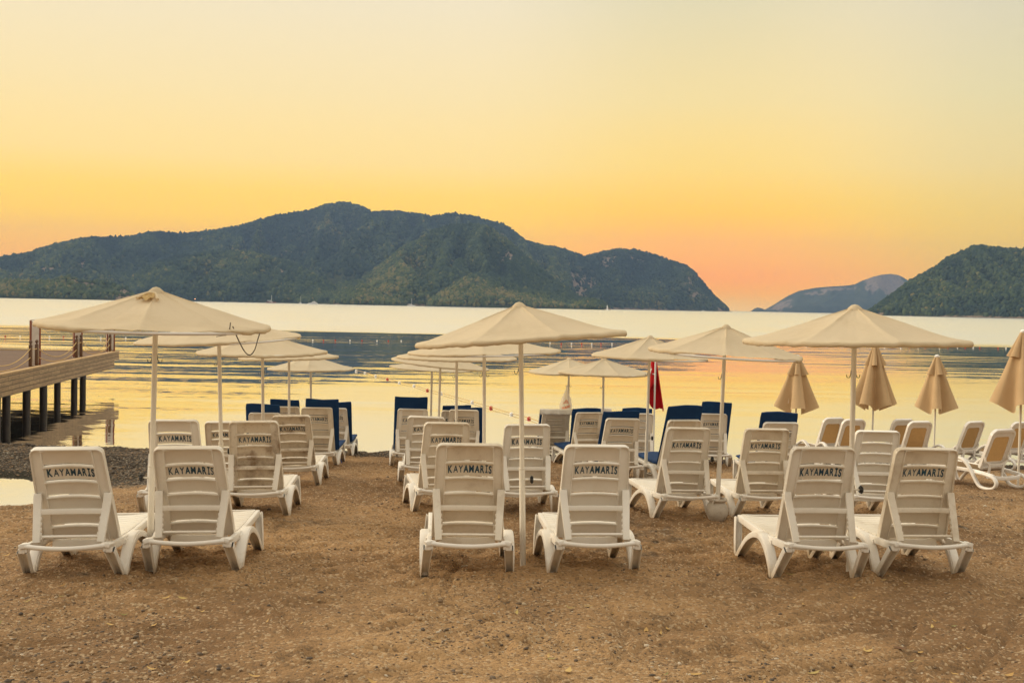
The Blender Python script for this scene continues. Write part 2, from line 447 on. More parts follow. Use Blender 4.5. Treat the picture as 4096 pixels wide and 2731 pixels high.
BREEZE = 118.0
def water_mat():
    m, nt, b = nmat('calm_sea_water')
    p = pos(nt)
    sx = N(nt, 'ShaderNodeSeparateXYZ'); L(nt, p, sx.inputs[0])
    y = sx.outputs['Y']; x = sx.outputs['X']
    edge = noise(nt, mapping(nt, p, (0.018, 0.05, 1)), 1, 6, 0.72)
    yy = math_n(nt, 'ADD', y, math_n(nt, 'MULTIPLY', math_n(nt, 'SUBTRACT', edge.outputs[0], 0.5), 34.0))
    far = maprange(nt, yy, BREEZE-9, BREEZE+7)
    # swell slopes (long crests along X)
    n1 = noise(nt, mapping(nt, p, (0.045, 0.62, 1), (3, 0, 0)), 1, 2.0, 0.45, 0.25)
    n2 = noise(nt, mapping(nt, p, (0.16, 2.1, 1), (0, 7, 0)), 1, 2.5, 0.5, 0.3)
    n3 = noise(nt, mapping(nt, p, (0.3, 0.25, 1), (9, 2, 0)), 1, 2, 0.5)
    n4 = noise(nt, mapping(nt, p, (1.6, 5.0, 1)), 1, 2, 0.5)
    patch = maprange(nt, noise(nt, mapping(nt, p, (0.02, 0.05, 1), (5, 1, 0)), 1, 3, 0.55).outputs[0], 0.3, 0.7, 0.45, 1.25)
    # swell dies out towards the shore
    shore = maprange(nt, y, 20.0, 60.0, 0.30, 1.0)
    s1 = math_n(nt, 'MULTIPLY', math_n(nt, 'SUBTRACT', n1.outputs[0], 0.5), 0.125)
    s2 = math_n(nt, 'MULTIPLY', math_n(nt, 'SUBTRACT', n2.outputs[0], 0.5), 0.085)
    gust = maprange(nt, x, -9.0, -34.0, 1.0, 2.6)
    sy = math_n(nt, 'MULTIPLY', math_n(nt, 'ADD', s1, s2), math_n(nt, 'MULTIPLY', math_n(nt, 'MULTIPLY', patch, gust), shore))
    sxx = math_n(nt, 'MULTIPLY', math_n(nt, 'MULTIPLY', math_n(nt, 'SUBTRACT', n3.outputs[0], 0.5), 0.03), shore)
    rip = math_n(nt, 'MULTIPLY', math_n(nt, 'MULTIPLY', math_n(nt, 'SUBTRACT', n4.outputs[0], 0.5), 0.026), maprange(nt, x, -5.0, -10.0, 1.0, 2.4))
    sy = math_n(nt, 'ADD', sy, rip)
    # fine shore ripples show mostly their near faces
    sy = math_n(nt, 'ADD', sy, math_n(nt, 'MULTIPLY', maprange(nt, y, 24.0, 66.0, -0.034, 0.0), maprange(nt, x, -11.0, -5.5, 0.0, 1.0)))
    # breeze ripples beyond
    r1 = noise(nt, mapping(nt, p, (0.10, 0.28, 1)), 1, 4, 0.7)
    rf = math_n(nt, 'MULTIPLY', math_n(nt, 'SUBTRACT', r1.outputs[0], 0.5), 0.12)
    r2 = noise(nt, mapping(nt, p, (0.035, 0.016, 1), (4, 4, 0)), 1, 5, 0.7)
    rfy = math_n(nt, 'ADD', rf, math_n(nt, 'ADD', -0.085, math_n(nt, 'MULTIPLY', math_n(nt, 'SUBTRACT', r2.outputs[0], 0.5), 0.13)))
    def lerp(a, c):
        return math_n(nt, 'ADD', math_n(nt, 'MULTIPLY', a, math_n(nt, 'SUBTRACT', 1.0, far)), math_n(nt, 'MULTIPLY', c, far))
    cb = N(nt, 'ShaderNodeCombineXYZ')
    L(nt, lerp(sxx, rf), cb.inputs[0]); L(nt, lerp(sy, rfy), cb.inputs[1]); cb.inputs[2].default_value = 1.0
    nv = N(nt, 'ShaderNodeVectorMath', operation='NORMALIZE'); L(nt, cb.outputs[0], nv.inputs[0])
    L(nt, nv.outputs[0], b.inputs['Normal'])
    L(nt, maprange(nt, far, 0, 1, 0.03, 0.22, False), b.inputs['Roughness'])
    b.inputs['Base Color'].default_value = (0.045, 0.055, 0.06, 1)
    b.inputs['IOR'].default_value = 1.4
    gl = N(nt, 'ShaderNodeBsdfGlossy'); gl.inputs['Color'].default_value = (0.97, 0.97, 0.97, 1)
    L(nt, nv.outputs[0], gl.inputs['Normal']); L(nt, maprange(nt, far, 0, 1, 0.03, 0.22, False), gl.inputs['Roughness'])
    mx = N(nt, 'ShaderNodeMixShader'); mx.inputs[0].default_value = 0.9
    L(nt, b.outputs[0], mx.inputs[1]); L(nt, gl.outputs[0], mx.inputs[2]); L(nt, mx.outputs[0], nt.nodes['Material Output'].inputs[0])
    return m
M['water'] = water_mat()

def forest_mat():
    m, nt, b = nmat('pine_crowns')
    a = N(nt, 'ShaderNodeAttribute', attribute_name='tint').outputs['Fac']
    L(nt, ramp(nt, a, [(0, (0.016, 0.029, 0.026, 1)), (0.4, (0.034, 0.056, 0.034, 1)), (0.75, (0.085, 0.108, 0.036, 1)), (1, (0.19, 0.155, 0.06, 1))]).outputs[0], b.inputs['Base Color'])  # darkest crowns tinted bluish, painting some of the hill haze into their colour
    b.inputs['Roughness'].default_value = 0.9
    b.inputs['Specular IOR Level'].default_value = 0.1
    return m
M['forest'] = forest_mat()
def hill_mat():
    m, nt, b = nmat('wooded_hillside')
    p = pos(nt)
    rk = N(nt, 'ShaderNodeAttribute', attribute_name='rock').outputs['Fac']
    n1 = noise(nt, p, 0.03, 6, 0.7)
    n2 = noise(nt, p, 0.11, 4, 0.7)
    g = ramp(nt, n1.outputs[0], [(0.3, (0.025, 0.034, 0.014, 1)), (0.55, (0.05, 0.062, 0.025, 1)), (0.75, (0.10, 0.085, 0.045, 1))])
    rc = ramp(nt, n2.outputs[0], [(0.3, (0.12, 0.085, 0.06, 1)), (0.7, (0.33, 0.25, 0.18, 1))])
    f = maprange(nt, math_n(nt, 'ADD', rk, math_n(nt, 'MULTIPLY', math_n(nt, 'SUBTRACT', n2.outputs[0], 0.5), 0.8)), 0.4, 0.7)
    L(nt, mixc(nt, f, g.outputs[0], rc.outputs[0]), b.inputs['Base Color'])
    b.inputs['Roughness'].default_value = 0.95
    b.inputs['Specular IOR Level'].default_value = 0.1
    return m
M['hill'] = hill_mat()

# ------------------------------------------------------------------ world, sun, view
SUN_EL, SUN_AZ = R(19), R(-72)      # azimuth from +Y towards +X
w = bpy.data.worlds.new('World'); SC.world = w; w.use_nodes = True
nt = w.node_tree; nt.nodes.clear()
gen = N(nt, 'ShaderNodeTexCoord').outputs['Generated']
sx = N(nt, 'ShaderNodeSeparateXYZ'); L(nt, gen, sx.inputs[0])
z, x, y = sx.outputs['Z'], sx.outputs['X'], sx.outputs['Y']
HAZE, BOX_TOP, BOX_FAR = 1.3e-4, 400.0, 6000.0
AIR = (0.19, 0.205, 0.32)          # what the lit air itself adds along a long sight line
def seen(stops):
    """sky colour beyond the air for the colour seen through it, per sine of elevation"""
    o = []
    for zz, c in stops:
        ln = min((BOX_TOP-CAMZ)/max(zz, 1e-4), BOX_FAR/math.sqrt(max(1e-6, 1-zz*zz)))
        T = math.exp(-HAZE*ln)
        c = s2l(*c)
        o.append((zz, tuple(max(0.01, (c[k]-(1-T)*AIR[k])/T) for k in range(3))+(1.0,)))
    return o
UPPER = [(0.36, (226, 214, 190)), (0.5, (212, 205, 190)), (1.0, (200, 196, 186))]
left = ramp(nt, z, seen([(0.0, (250,178,92)), (0.035, (250,182,80)), (0.055, (252,192,82)), (0.075, (253,203,96)), (0.10, (254,211,118)),
                         (0.13, (253,219,150)), (0.19, (249,224,172)), (0.275, (241,226,195))]+UPPER))
strait = ramp(nt, z, seen([(0.0, (236,192,144)), (0.008, (237,184,132)), (0.017, (246,174,100)), (0.03, (253,168,70)), (0.045, (254,176,60)), (0.065, (254,184,66)), (0.09, (254,200,88)),
                           (0.13, (252,214,132)), (0.19, (244,219,160)), (0.275, (227,215,179))]+UPPER))
right = ramp(nt, z, seen([(0.0, (238,186,128)), (0.035, (232,182,108)), (0.06, (230,189,112)), (0.09, (233,198,126)), (0.13, (232,207,150)),
                          (0.19, (226,212,168)), (0.275, (215,207,183))]+UPPER))
wr = maprange(nt, x, 0.18, 0.46)
ws = math_n(nt, 'MULTIPLY', maprange(nt, x, -0.05, 0.16), math_n(nt, 'SUBTRACT', 1.0, maprange(nt, x, 0.18, 0.40)))
c = mixc(nt, wr, left.outputs[0], right.outputs[0])
c = mixc(nt, ws, c, strait.outputs[0])
back = ramp(nt, z, [(0.0, s2l(214,194,166)), (0.12, s2l(218,202,176)), (0.4, s2l(212,202,182)), (1.0, s2l(200,196,186))])
fr = maprange(nt, y, -0.25, 0.5)
c = mixc(nt, fr, back.outputs[0], c)
# unseen sky overhead is boosted to brighten upward faces; sky behind is lowered
up = math_n(nt, 'ADD', 1.0, math_n(nt, 'MULTIPLY', maprange(nt, z, 0.29, 0.75), 1.5))
bk = math_n(nt, 'ADD', 1.0, math_n(nt, 'MULTIPLY', math_n(nt, 'SUBTRACT', 1.0, fr), -0.20))
bg = N(nt, 'ShaderNodeBackground'); L(nt, c, bg.inputs[0]); L(nt, math_n(nt, 'MULTIPLY', up, bk), bg.inputs[1])
sky = N(nt, 'ShaderNodeTexSky', sky_type='NISHITA'); sky.sun_disc = False
sky.sun_elevation = SUN_EL; sky.sun_rotation = SUN_AZ; sky.air_density = 1.5; sky.dust_density = 3.0
bg2 = N(nt, 'ShaderNodeBackground'); L(nt, sky.outputs[0], bg2.inputs[0]); bg2.inputs[1].default_value = 0.004
ad = N(nt, 'ShaderNodeAddShader'); L(nt, bg.outputs[0], ad.inputs[0]); L(nt, bg2.outputs[0], ad.inputs[1])
out = N(nt, 'ShaderNodeOutputWorld'); L(nt, ad.outputs[0], out.inputs[0])

sd = bpy.data.lights.new('sun', 'SUN'); so = bpy.data.objects.new('sun', sd); COL.objects.link(so)
sd.energy = 2.6; sd.angle = R(22); sd.color = (1.0, 0.84, 0.62)
dirv = Vector((math.sin(SUN_AZ)*math.cos(SUN_EL), math.cos(SUN_AZ)*math.cos(SUN_EL), math.sin(SUN_EL)))
so.rotation_euler = dirv.to_track_quat('Z', 'Y').to_euler()
so.location = (-30, 40, 30)
vs = SC.view_settings
vs.view_transform = 'Standard'; vs.look = 'None'; vs.exposure = 0.0; vs.gamma = 1.0; vs.use_curve_mapping = False

# ------------------------------------------------------------------ ground
def build_sand():
    xs = np.concatenate([np.linspace(-90, -16, 50)[:-1], np.linspace(-16, -7, 90)[:-1], np.linspace(-7, 7, 400)[:-1], np.linspace(7, 14, 110)[:-1], np.linspace(14, 90, 50)])
    ys = np.concatenate([np.linspace(-30, 4, 25)[:-1], np.linspace(4, 12, 300)[:-1], np.linspace(12, 26, 240)[:-1], np.linspace(26, 60, 14)])
    X, Y = np.meshgrid(xs, ys)
    Z = base_z(X, Y)
    vis = sstep(-0.05, 0.2, Z)
    # trampled surface
    n = 0.050*(fbm(X*1.1, Y*1.5, 21, 4)-0.5) + 0.055*(fbm(X*3.0+0.8*Y, Y*5.6, 31, 4, 0.6)-0.5) + 0.040*(fbm(X*8, Y*13, 41, 3, 0.65)-0.5)
    rough = 0.55 + 0.8*sstep(0.35, 0.65, fbm(X*0.35+3, Y*0.35, 51, 3))
    rough = rough*(1-0.45*sstep(1.0, 3.5, X)*sstep(8.5, 6.5, Y))
    n = n*rough
    for (ang, sc, am, sd) in ((0.42, 1.0, 0.055, 61), (-0.25, 1.5, 0.036, 71), (0.9, 0.8, 0.036, 81)):
        u = X*math.cos(ang)+Y*math.sin(ang); v = -X*math.sin(ang)+Y*math.cos(ang)
        rd = 1-np.abs(2*vn(u*0.55*sc, v*3.6*sc+0.6*vn(u*1.5, v, sd+2), sd)-1)
        n = n - am*rd**3*sstep(0.42, 0.62, fbm(X*0.5, Y*0.5, sd+5, 3))
    # footprints and scuffs
    rg = np.random.default_rng(5)
    for k in range(900):
        px = rg.uniform(-8, 8); py = rg.uniform(4.3, 20)
        a = rg.uniform(0, PI); la = rg.uniform(0.09, 0.17); lb = rg.uniform(0.04, 0.08); dp = rg.uniform(0.010, 0.042)
        i0, i1 = np.searchsorted(xs, [px-0.4, px+0.4]); j0, j1 = np.searchsorted(ys, [py-0.4, py+0.4])
        dx = X[j0:j1, i0:i1]-px; dy = Y[j0:j1, i0:i1]-py
        u = dx*math.cos(a)+dy*math.sin(a); v = -dx*math.sin(a)+dy*math.cos(a)
        q = (u/la)**2+(v/lb)**2
        n[j0:j1, i0:i1] += -dp*np.exp(-q*1.2) + dp*0.5*np.exp(-(np.sqrt(q)-1.5)**2*5)
    # drag furrows
    for k in range(34):
        px = rg.uniform(-6, 6); a = rg.uniform(-0.7, 0.7); y0 = rg.uniform(4.5, 13); y1 = y0+rg.uniform(1, 3)
        line = px + (Y-y0)*math.tan(a) + 0.05*np.sin(Y*3+k)
        q = (X-line)/0.03
        n += (-0.022*np.exp(-q*q)+0.010*np.exp(-(np.abs(q)-1.6)**2*2))*sstep(y0, y0+0.3, Y)*sstep(y1, y1-0.3, Y)
    # mounds round chair feet come from the loungers' own places
    for (cx, cy) in FEET:
        i0, i1 = np.searchsorted(xs, [cx-0.4, cx+0.4]); j0, j1 = np.searchsorted(ys, [cy-0.4, cy+0.4])
        q = ((X[j0:j1, i0:i1]-cx)**2+(Y[j0:j1, i0:i1]-cy)**2)
        n[j0:j1, i0:i1] += 0.034*np.exp(-(np.sqrt(q)-0.09)**2/0.004)
    Z = Z + n*vis
    gr = np.maximum(sstep(20.4, 21.6, Y+0.6*(vn(X*0.8, Y*0.8, 3)-0.5)),
                    sstep(-4.6, -6.2, X+0.10*(Y-18)+0.5*(vn(X, Y, 13)-0.5))*sstep(17.2, 18.6, Y+0.28*(X+7)))
    gr = np.maximum(gr, 0.40*sstep(0.50, 0.70, fbm(X*1.0+0.4*Y, Y*1.5, 88, 5, 0.65))*(1-0.7*sstep(1.5, 3, X)*sstep(8, 7, Y)))
    weed = sstep(0.12, 0.02, Z)*sstep(-5.2, -6.4, X)*sstep(18.0, 18.6, Y) *sstep(20.5, 19.5, Y)
    weed = np.maximum(weed, 0.62*sstep(0.07, 0.01, Z))
    weed = np.maximum(weed, sstep(-5.0, -6.4, X)*np.exp(-((Y-(18.55+0.22*(X+7)))/0.22)**2)*0.75)
    V = np.stack([X.ravel(), Y.ravel(), Z.ravel()], -1)
    me = np_mesh('beach', V, grid_faces(len(ys), len(xs)), M['sand'])
    for nm, arr in (('gravel', gr), ('weed', weed)):
        at_ = me.attributes.new(nm, 'FLOAT', 'POINT'); at_.data.foreach_set('value', arr.ravel().astype(np.float32))
    o = link_mesh('beach', me); tag(o, kind='structure')
    # height lookup on the built sheet
    def zat(px, py):
        i = np.clip(np.searchsorted(xs, px)-1, 0, len(xs)-2); j = np.clip(np.searchsorted(ys, py)-1, 0, len(ys)-2)
        fx = (px-xs[i])/(xs[i+1]-xs[i]); fy = (py-ys[j])/(ys[j+1]-ys[j])
        return (Z[j, i]*(1-fx)+Z[j, i+1]*fx)*(1-fy)+(Z[j+1, i]*(1-fx)+Z[j+1, i+1]*fx)*fy
    return zat

ICO_V = None
def ico():
    global ICO_V, ICO_F
    if ICO_V is None:
        bm = bmesh.new(); bmesh.ops.create_icosphere(bm, subdivisions=1, radius=1.0)
        ICO_V = np.array([v.co[:] for v in bm.verts]); ICO_F = np.array([[v.index for v in f.verts] for f in bm.faces]); bm.free()
    return ICO_V, ICO_F

def scatter(name, P, S, tint, mat, jitter=0.25, rg=RNG, smooth=True):
    """many small lumps as one mesh: P centres, S (n,3) radii"""
    V0, F0 = ico()
    n = len(P); m = len(V0)
    a = rg.uniform(0, 2*PI, n); ca, sa = np.cos(a)[:, None], np.sin(a)[:, None]
    v = V0[None]*(1+rg.uniform(-jitter, jitter, (n, m, 1)))*S[:, None, :]
    vx = v[..., 0]*ca - v[..., 1]*sa; vy = v[..., 0]*sa + v[..., 1]*ca
    v = np.stack([vx, vy, v[..., 2]], -1) + P[:, None, :]
    Fx = (F0[None] + (np.arange(n)*m)[:, None, None]).reshape(-1, 3)
    me = np_mesh(name, v.reshape(-1, 3), Fx, mat, smooth)
    at_ = me.attributes.new('tint', 'FLOAT', 'POINT'); at_.data.foreach_set('value', np.repeat(tint, m).astype(np.float32))
    return link_mesh(name, me)

def build_pebbles(zat):
    rg = np.random.default_rng(3)
    n = 60000
    d = 4.6*(22.2/4.6)**rg.uniform(0, 1, n)**1.05
    x = rg.uniform(-0.60, 0.60, n)*d
    dens = fbm(x*0.7, d*0.9, 77, 4)
    smoothp = sstep(0.2, 2.5, x)*sstep(8.6, 7.2, d)
    keep = rg.uniform(0, 1, n) < np.clip(sstep(0.42, 0.62, dens)*0.9+0.12 - 0.75*smoothp + 0.5*sstep(-6, -4, -np.abs(x)-0*d)*0, 0.04, 1)
    x, d = x[keep], d[keep]
    z = zat(x, d); ok = z > 0.01
    x, d, z = x[ok], d[ok], z[ok]; n = len(x)
    r = 0.0052*np.exp(rg.normal(0.0, 0.5, n)); r = np.clip(r, 0.0025, 0.02)
    r = r*np.where(d > 12, 1.5, 1.0)
    S = np.stack([r*rg.uniform(0.9, 1.5, n), r*rg.uniform(0.7, 1.1, n), r*rg.uniform(0.45, 0.8, n)], -1)
    P = np.stack([x, d, z+r*0.15], -1)
    o = scatter('pebbles', P, S, rg.uniform(0, 1, n)**1.3, M['stone'], 0.18, rg); tag(o, kind='stuff')
    # coarse dark shingle by the water
    n = 26000
    x = np.concatenate([rg.uniform(-13, 12, n//2), rg.uniform(-12.5, -4.5, n-n//2)])
    d = np.concatenate([rg.uniform(20.6, 22.9, n//2), rg.uniform(17.6, 22.8, n-n//2)])
    msk = np.where(np.arange(n) < n//2, 1.0, sstep(-4.9, -6.4, x+0.1*(d-18))*sstep(17.6, 18.8, d+0.28*(x+7)))
    k = rg.uniform(0, 1, n) < msk
    x, d = x[k], d[k]; z = zat(x, d); ok = z > 0.015; x, d, z = x[ok], d[ok], z[ok]; n = len(x)
    r = np.clip(0.013*np.exp(rg.normal(0, 0.4, n)), 0.006, 0.035)
    S = np.stack([r*rg.uniform(0.9, 1.6, n), r*rg.uniform(0.7, 1.2, n), r*rg.uniform(0.4, 0.7, n)], -1)
    o = scatter('shingle', np.stack([x, d, z+r*0.2], -1), S, rg.uniform(0, 0.75, n)**1.5*0.85, M['stone'], 0.18, rg); tag(o, kind='stuff')
    # fallen leaves and twigs
    n = 230
    d = 4.8*(16/4.8)**rg.uniform(0, 1, n); x = rg.uniform(-0.55, 0.55, n)*d
    x = np.where(rg.uniform(0, 1, n) < 0.55, np.abs(x), x)
    z = zat(x, d)
    vs = []; fs = []; tn = []
    for i in range(n):
        a = rg.uniform(0, 2*PI); ln = rg.uniform(0.012, 0.045); wd = ln*rg.uniform(0.12, 0.4); c = rg.uniform(0.1, 0.5)
        e = Vector((math.cos(a), math.sin(a), 0)); s = Vector((-math.sin(a), math.cos(a), 0)); b = Vector((x[i], d[i], z[i]+0.006))
        t = rg.uniform(0, 1); q = len(vs)
        for k in range(5):
            u = k/4*2-1; ww = wd*(1-u*u)+0.0008
            hh = c*ln*u*u + rg.uniform(0, 0.003)
            vs += [b+e*(u*ln)+s*ww+Vector((0, 0, hh+0.002)), b+e*(u*ln)-s*ww+Vector((0, 0, hh))]; tn += [t, t]
            if k: fs.append((q+2*k-2, q+2*k, q+2*k+1, q+2*k-1))
    me = np_mesh('fallen_leaves', [tuple(p) for p in vs], fs, M['leaf'])
    at_ = me.attributes.new('tint', 'FLOAT', 'POINT'); at_.data.foreach_set('value', np.array(tn, np.float32))
    tag(link_mesh('fallen_leaves', me), kind='stuff')

# ------------------------------------------------------------------ sea, haze, hills
def build_sea():
    me = np_mesh('sea', [(-4450, 8, 0), (4450, 8, 0), (4450, BOX_FAR-30, 0), (-4450, BOX_FAR-30, 0)], [(0, 1, 2, 3)], M['water'], False)
    tag(link_mesh('sea', me), kind='structure')
    mb = MB(); mb.box((-4500, -60, -3.2), (4500, BOX_FAR, BOX_TOP))
    m = bpy.data.materials.new('thin_air'); m.use_nodes = True; nt = m.node_tree; nt.nodes.clear()
    pv = N(nt, 'ShaderNodeVolumePrincipled'); pv.inputs['Color'].default_value = (0.30, 0.46, 0.78, 1)
    pv.inputs['Density'].default_value = HAZE; pv.inputs['Anisotropy'].default_value = 0.0
    o_ = N(nt, 'ShaderNodeOutputMaterial'); L(nt, pv.outputs[0], o_.inputs['Volume'])
    o = link_mesh('haze', mb.mesh('haze', m, smooth=0)); tag(o, kind='stuff')

def hill(name, prof, ds, dr, seed, ntree, tr, spur=0.35, rock=None, nx=420, nt_=70, lower=6.0, tmin=0.012, tint0=0.0):
    """prof in display px of the photo (2352 wide); ds, dr distance of shore and ridge (number or list of (x, d))"""
    k = W/2352.0
    px = np.array([p[0] for p in prof])*k; py = np.array([p[1] for p in prof])*k
    def dist(d, X): return np.full_like(X, float(d)) if isinstance(d, (int, float)) else np.interp(X, np.array([q[0] for q in d])*k, [q[1] for q in d])
    def surf(X, T):
        ys_ = np.interp(X, px, py)
        Ys = dist(ds, X); Yr = dist(dr, X)
        Yr = Yr*(1+0.05*(fbm(X*0.006, X*0+seed, seed, 3)-0.5))
        Zr = np.maximum(CAMZ + Yr*(1183+0.02*X-ys_)/F - lower, -2.5)
        tt = np.minimum(T, 1.0)
        Y = Ys+(Yr-Ys)*T
        g = 0.86*tt**0.95 + 0.14*np.minimum(1, tt*9)
        # spurs and gullies running down to the water
        wx = X*0.0075 + 0.9*np.sin(T*1.6+seed) + T*0.8
        rid = 1-2*np.abs(fbm(wx, T*0.9+seed*3.1, seed+3, 3, 0.5)-0.5)
        rid2 = fbm(X*0.022+T*1.1, T*3.0, seed+9, 4, 0.6)-0.5
        Z = Zr*g*(1+spur*(rid-0.86)*np.sin(PI*np.clip(tt, 0, 1))**0.8*1.6 + 0.10*rid2*np.sin(PI*np.clip(tt, 0, 1)))
        Z = np.where(T > 1, Zr*(1-(T-1)*1.8), Z)
        Z = Z - 3.0*sstep(0.03, 0.0, T)
        # never rise above the ridge line as seen from the bay
        Z = np.where(T < 1, np.minimum(Z, CAMZ+(Zr-CAMZ)*Y/Yr*0.995+1.0), Z)
        return (X-W/2)/F*Y, Y, Z
    Xg, Tg = np.meshgrid(np.linspace(px[0], px[-1], nx), np.concatenate([np.linspace(0, 1, nt_), np.linspace(1.03, 1.5, 12)]))
    a, b, c = surf(Xg, Tg)
    rk = np.zeros_like(Xg) if rock is None else rock(Xg/k, Tg)
    rk = np.maximum(rk, 0.8*sstep(0.022, 0.008, Tg))
    c = c + 5*(fbm(a*0.05, b*0.05, seed+40, 3)-0.5)*sstep(0.02, 0.08, Tg)*(1+rk*1.5)*sstep(0.99, 0.9, Tg)
    me = np_mesh(name, np.stack([a.ravel(), b.ravel(), c.ravel()], -1), grid_faces(Xg.shape[0], nx), M['hill'])
    at_ = me.attributes.new('rock', 'FLOAT', 'POINT'); at_.data.foreach_set('value', rk.ravel().astype(np.float32))
    tag(link_mesh(name, me), kind='structure')
    if not ntree: return
    ntree = int(ntree*1.9); tr = tr*0.68
    rg = np.random.default_rng(seed)
    X = rg.uniform(px[0], px[-1], ntree); T = tmin+(1.04-tmin)*rg.uniform(0, 1, ntree)**0.9
    na = ntree//14
    T[:na] = rg.uniform(0.97, 1.01, na)
    a, b, c = surf(X, T)
    rkk = np.zeros_like(X) if rock is None else rock(X/k, T)
    ok = (c > 2.0) & (rg.uniform(0, 1, ntree) > rkk*0.95) & ((fbm(a*0.012, b*0.008, seed+70, 5, 0.6) < 0.60) | (rg.uniform(0, 1, ntree) < 0.30) | (T > 0.93))
    a, b, c, T, X = a[ok], b[ok], c[ok], T[ok], X[ok]; n = len(a)
    r = np.minimum(tr*np.exp(rg.normal(0, 0.34, n)), tr*1.6)
    S = np.stack([r, r, r*rg.uniform(0.8, 1.5, n)], -1)
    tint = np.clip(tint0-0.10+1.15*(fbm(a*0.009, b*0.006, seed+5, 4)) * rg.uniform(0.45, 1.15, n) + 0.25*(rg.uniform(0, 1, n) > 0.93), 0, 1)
    return np.stack([a, b, c+r*0.45], -1), S, tint

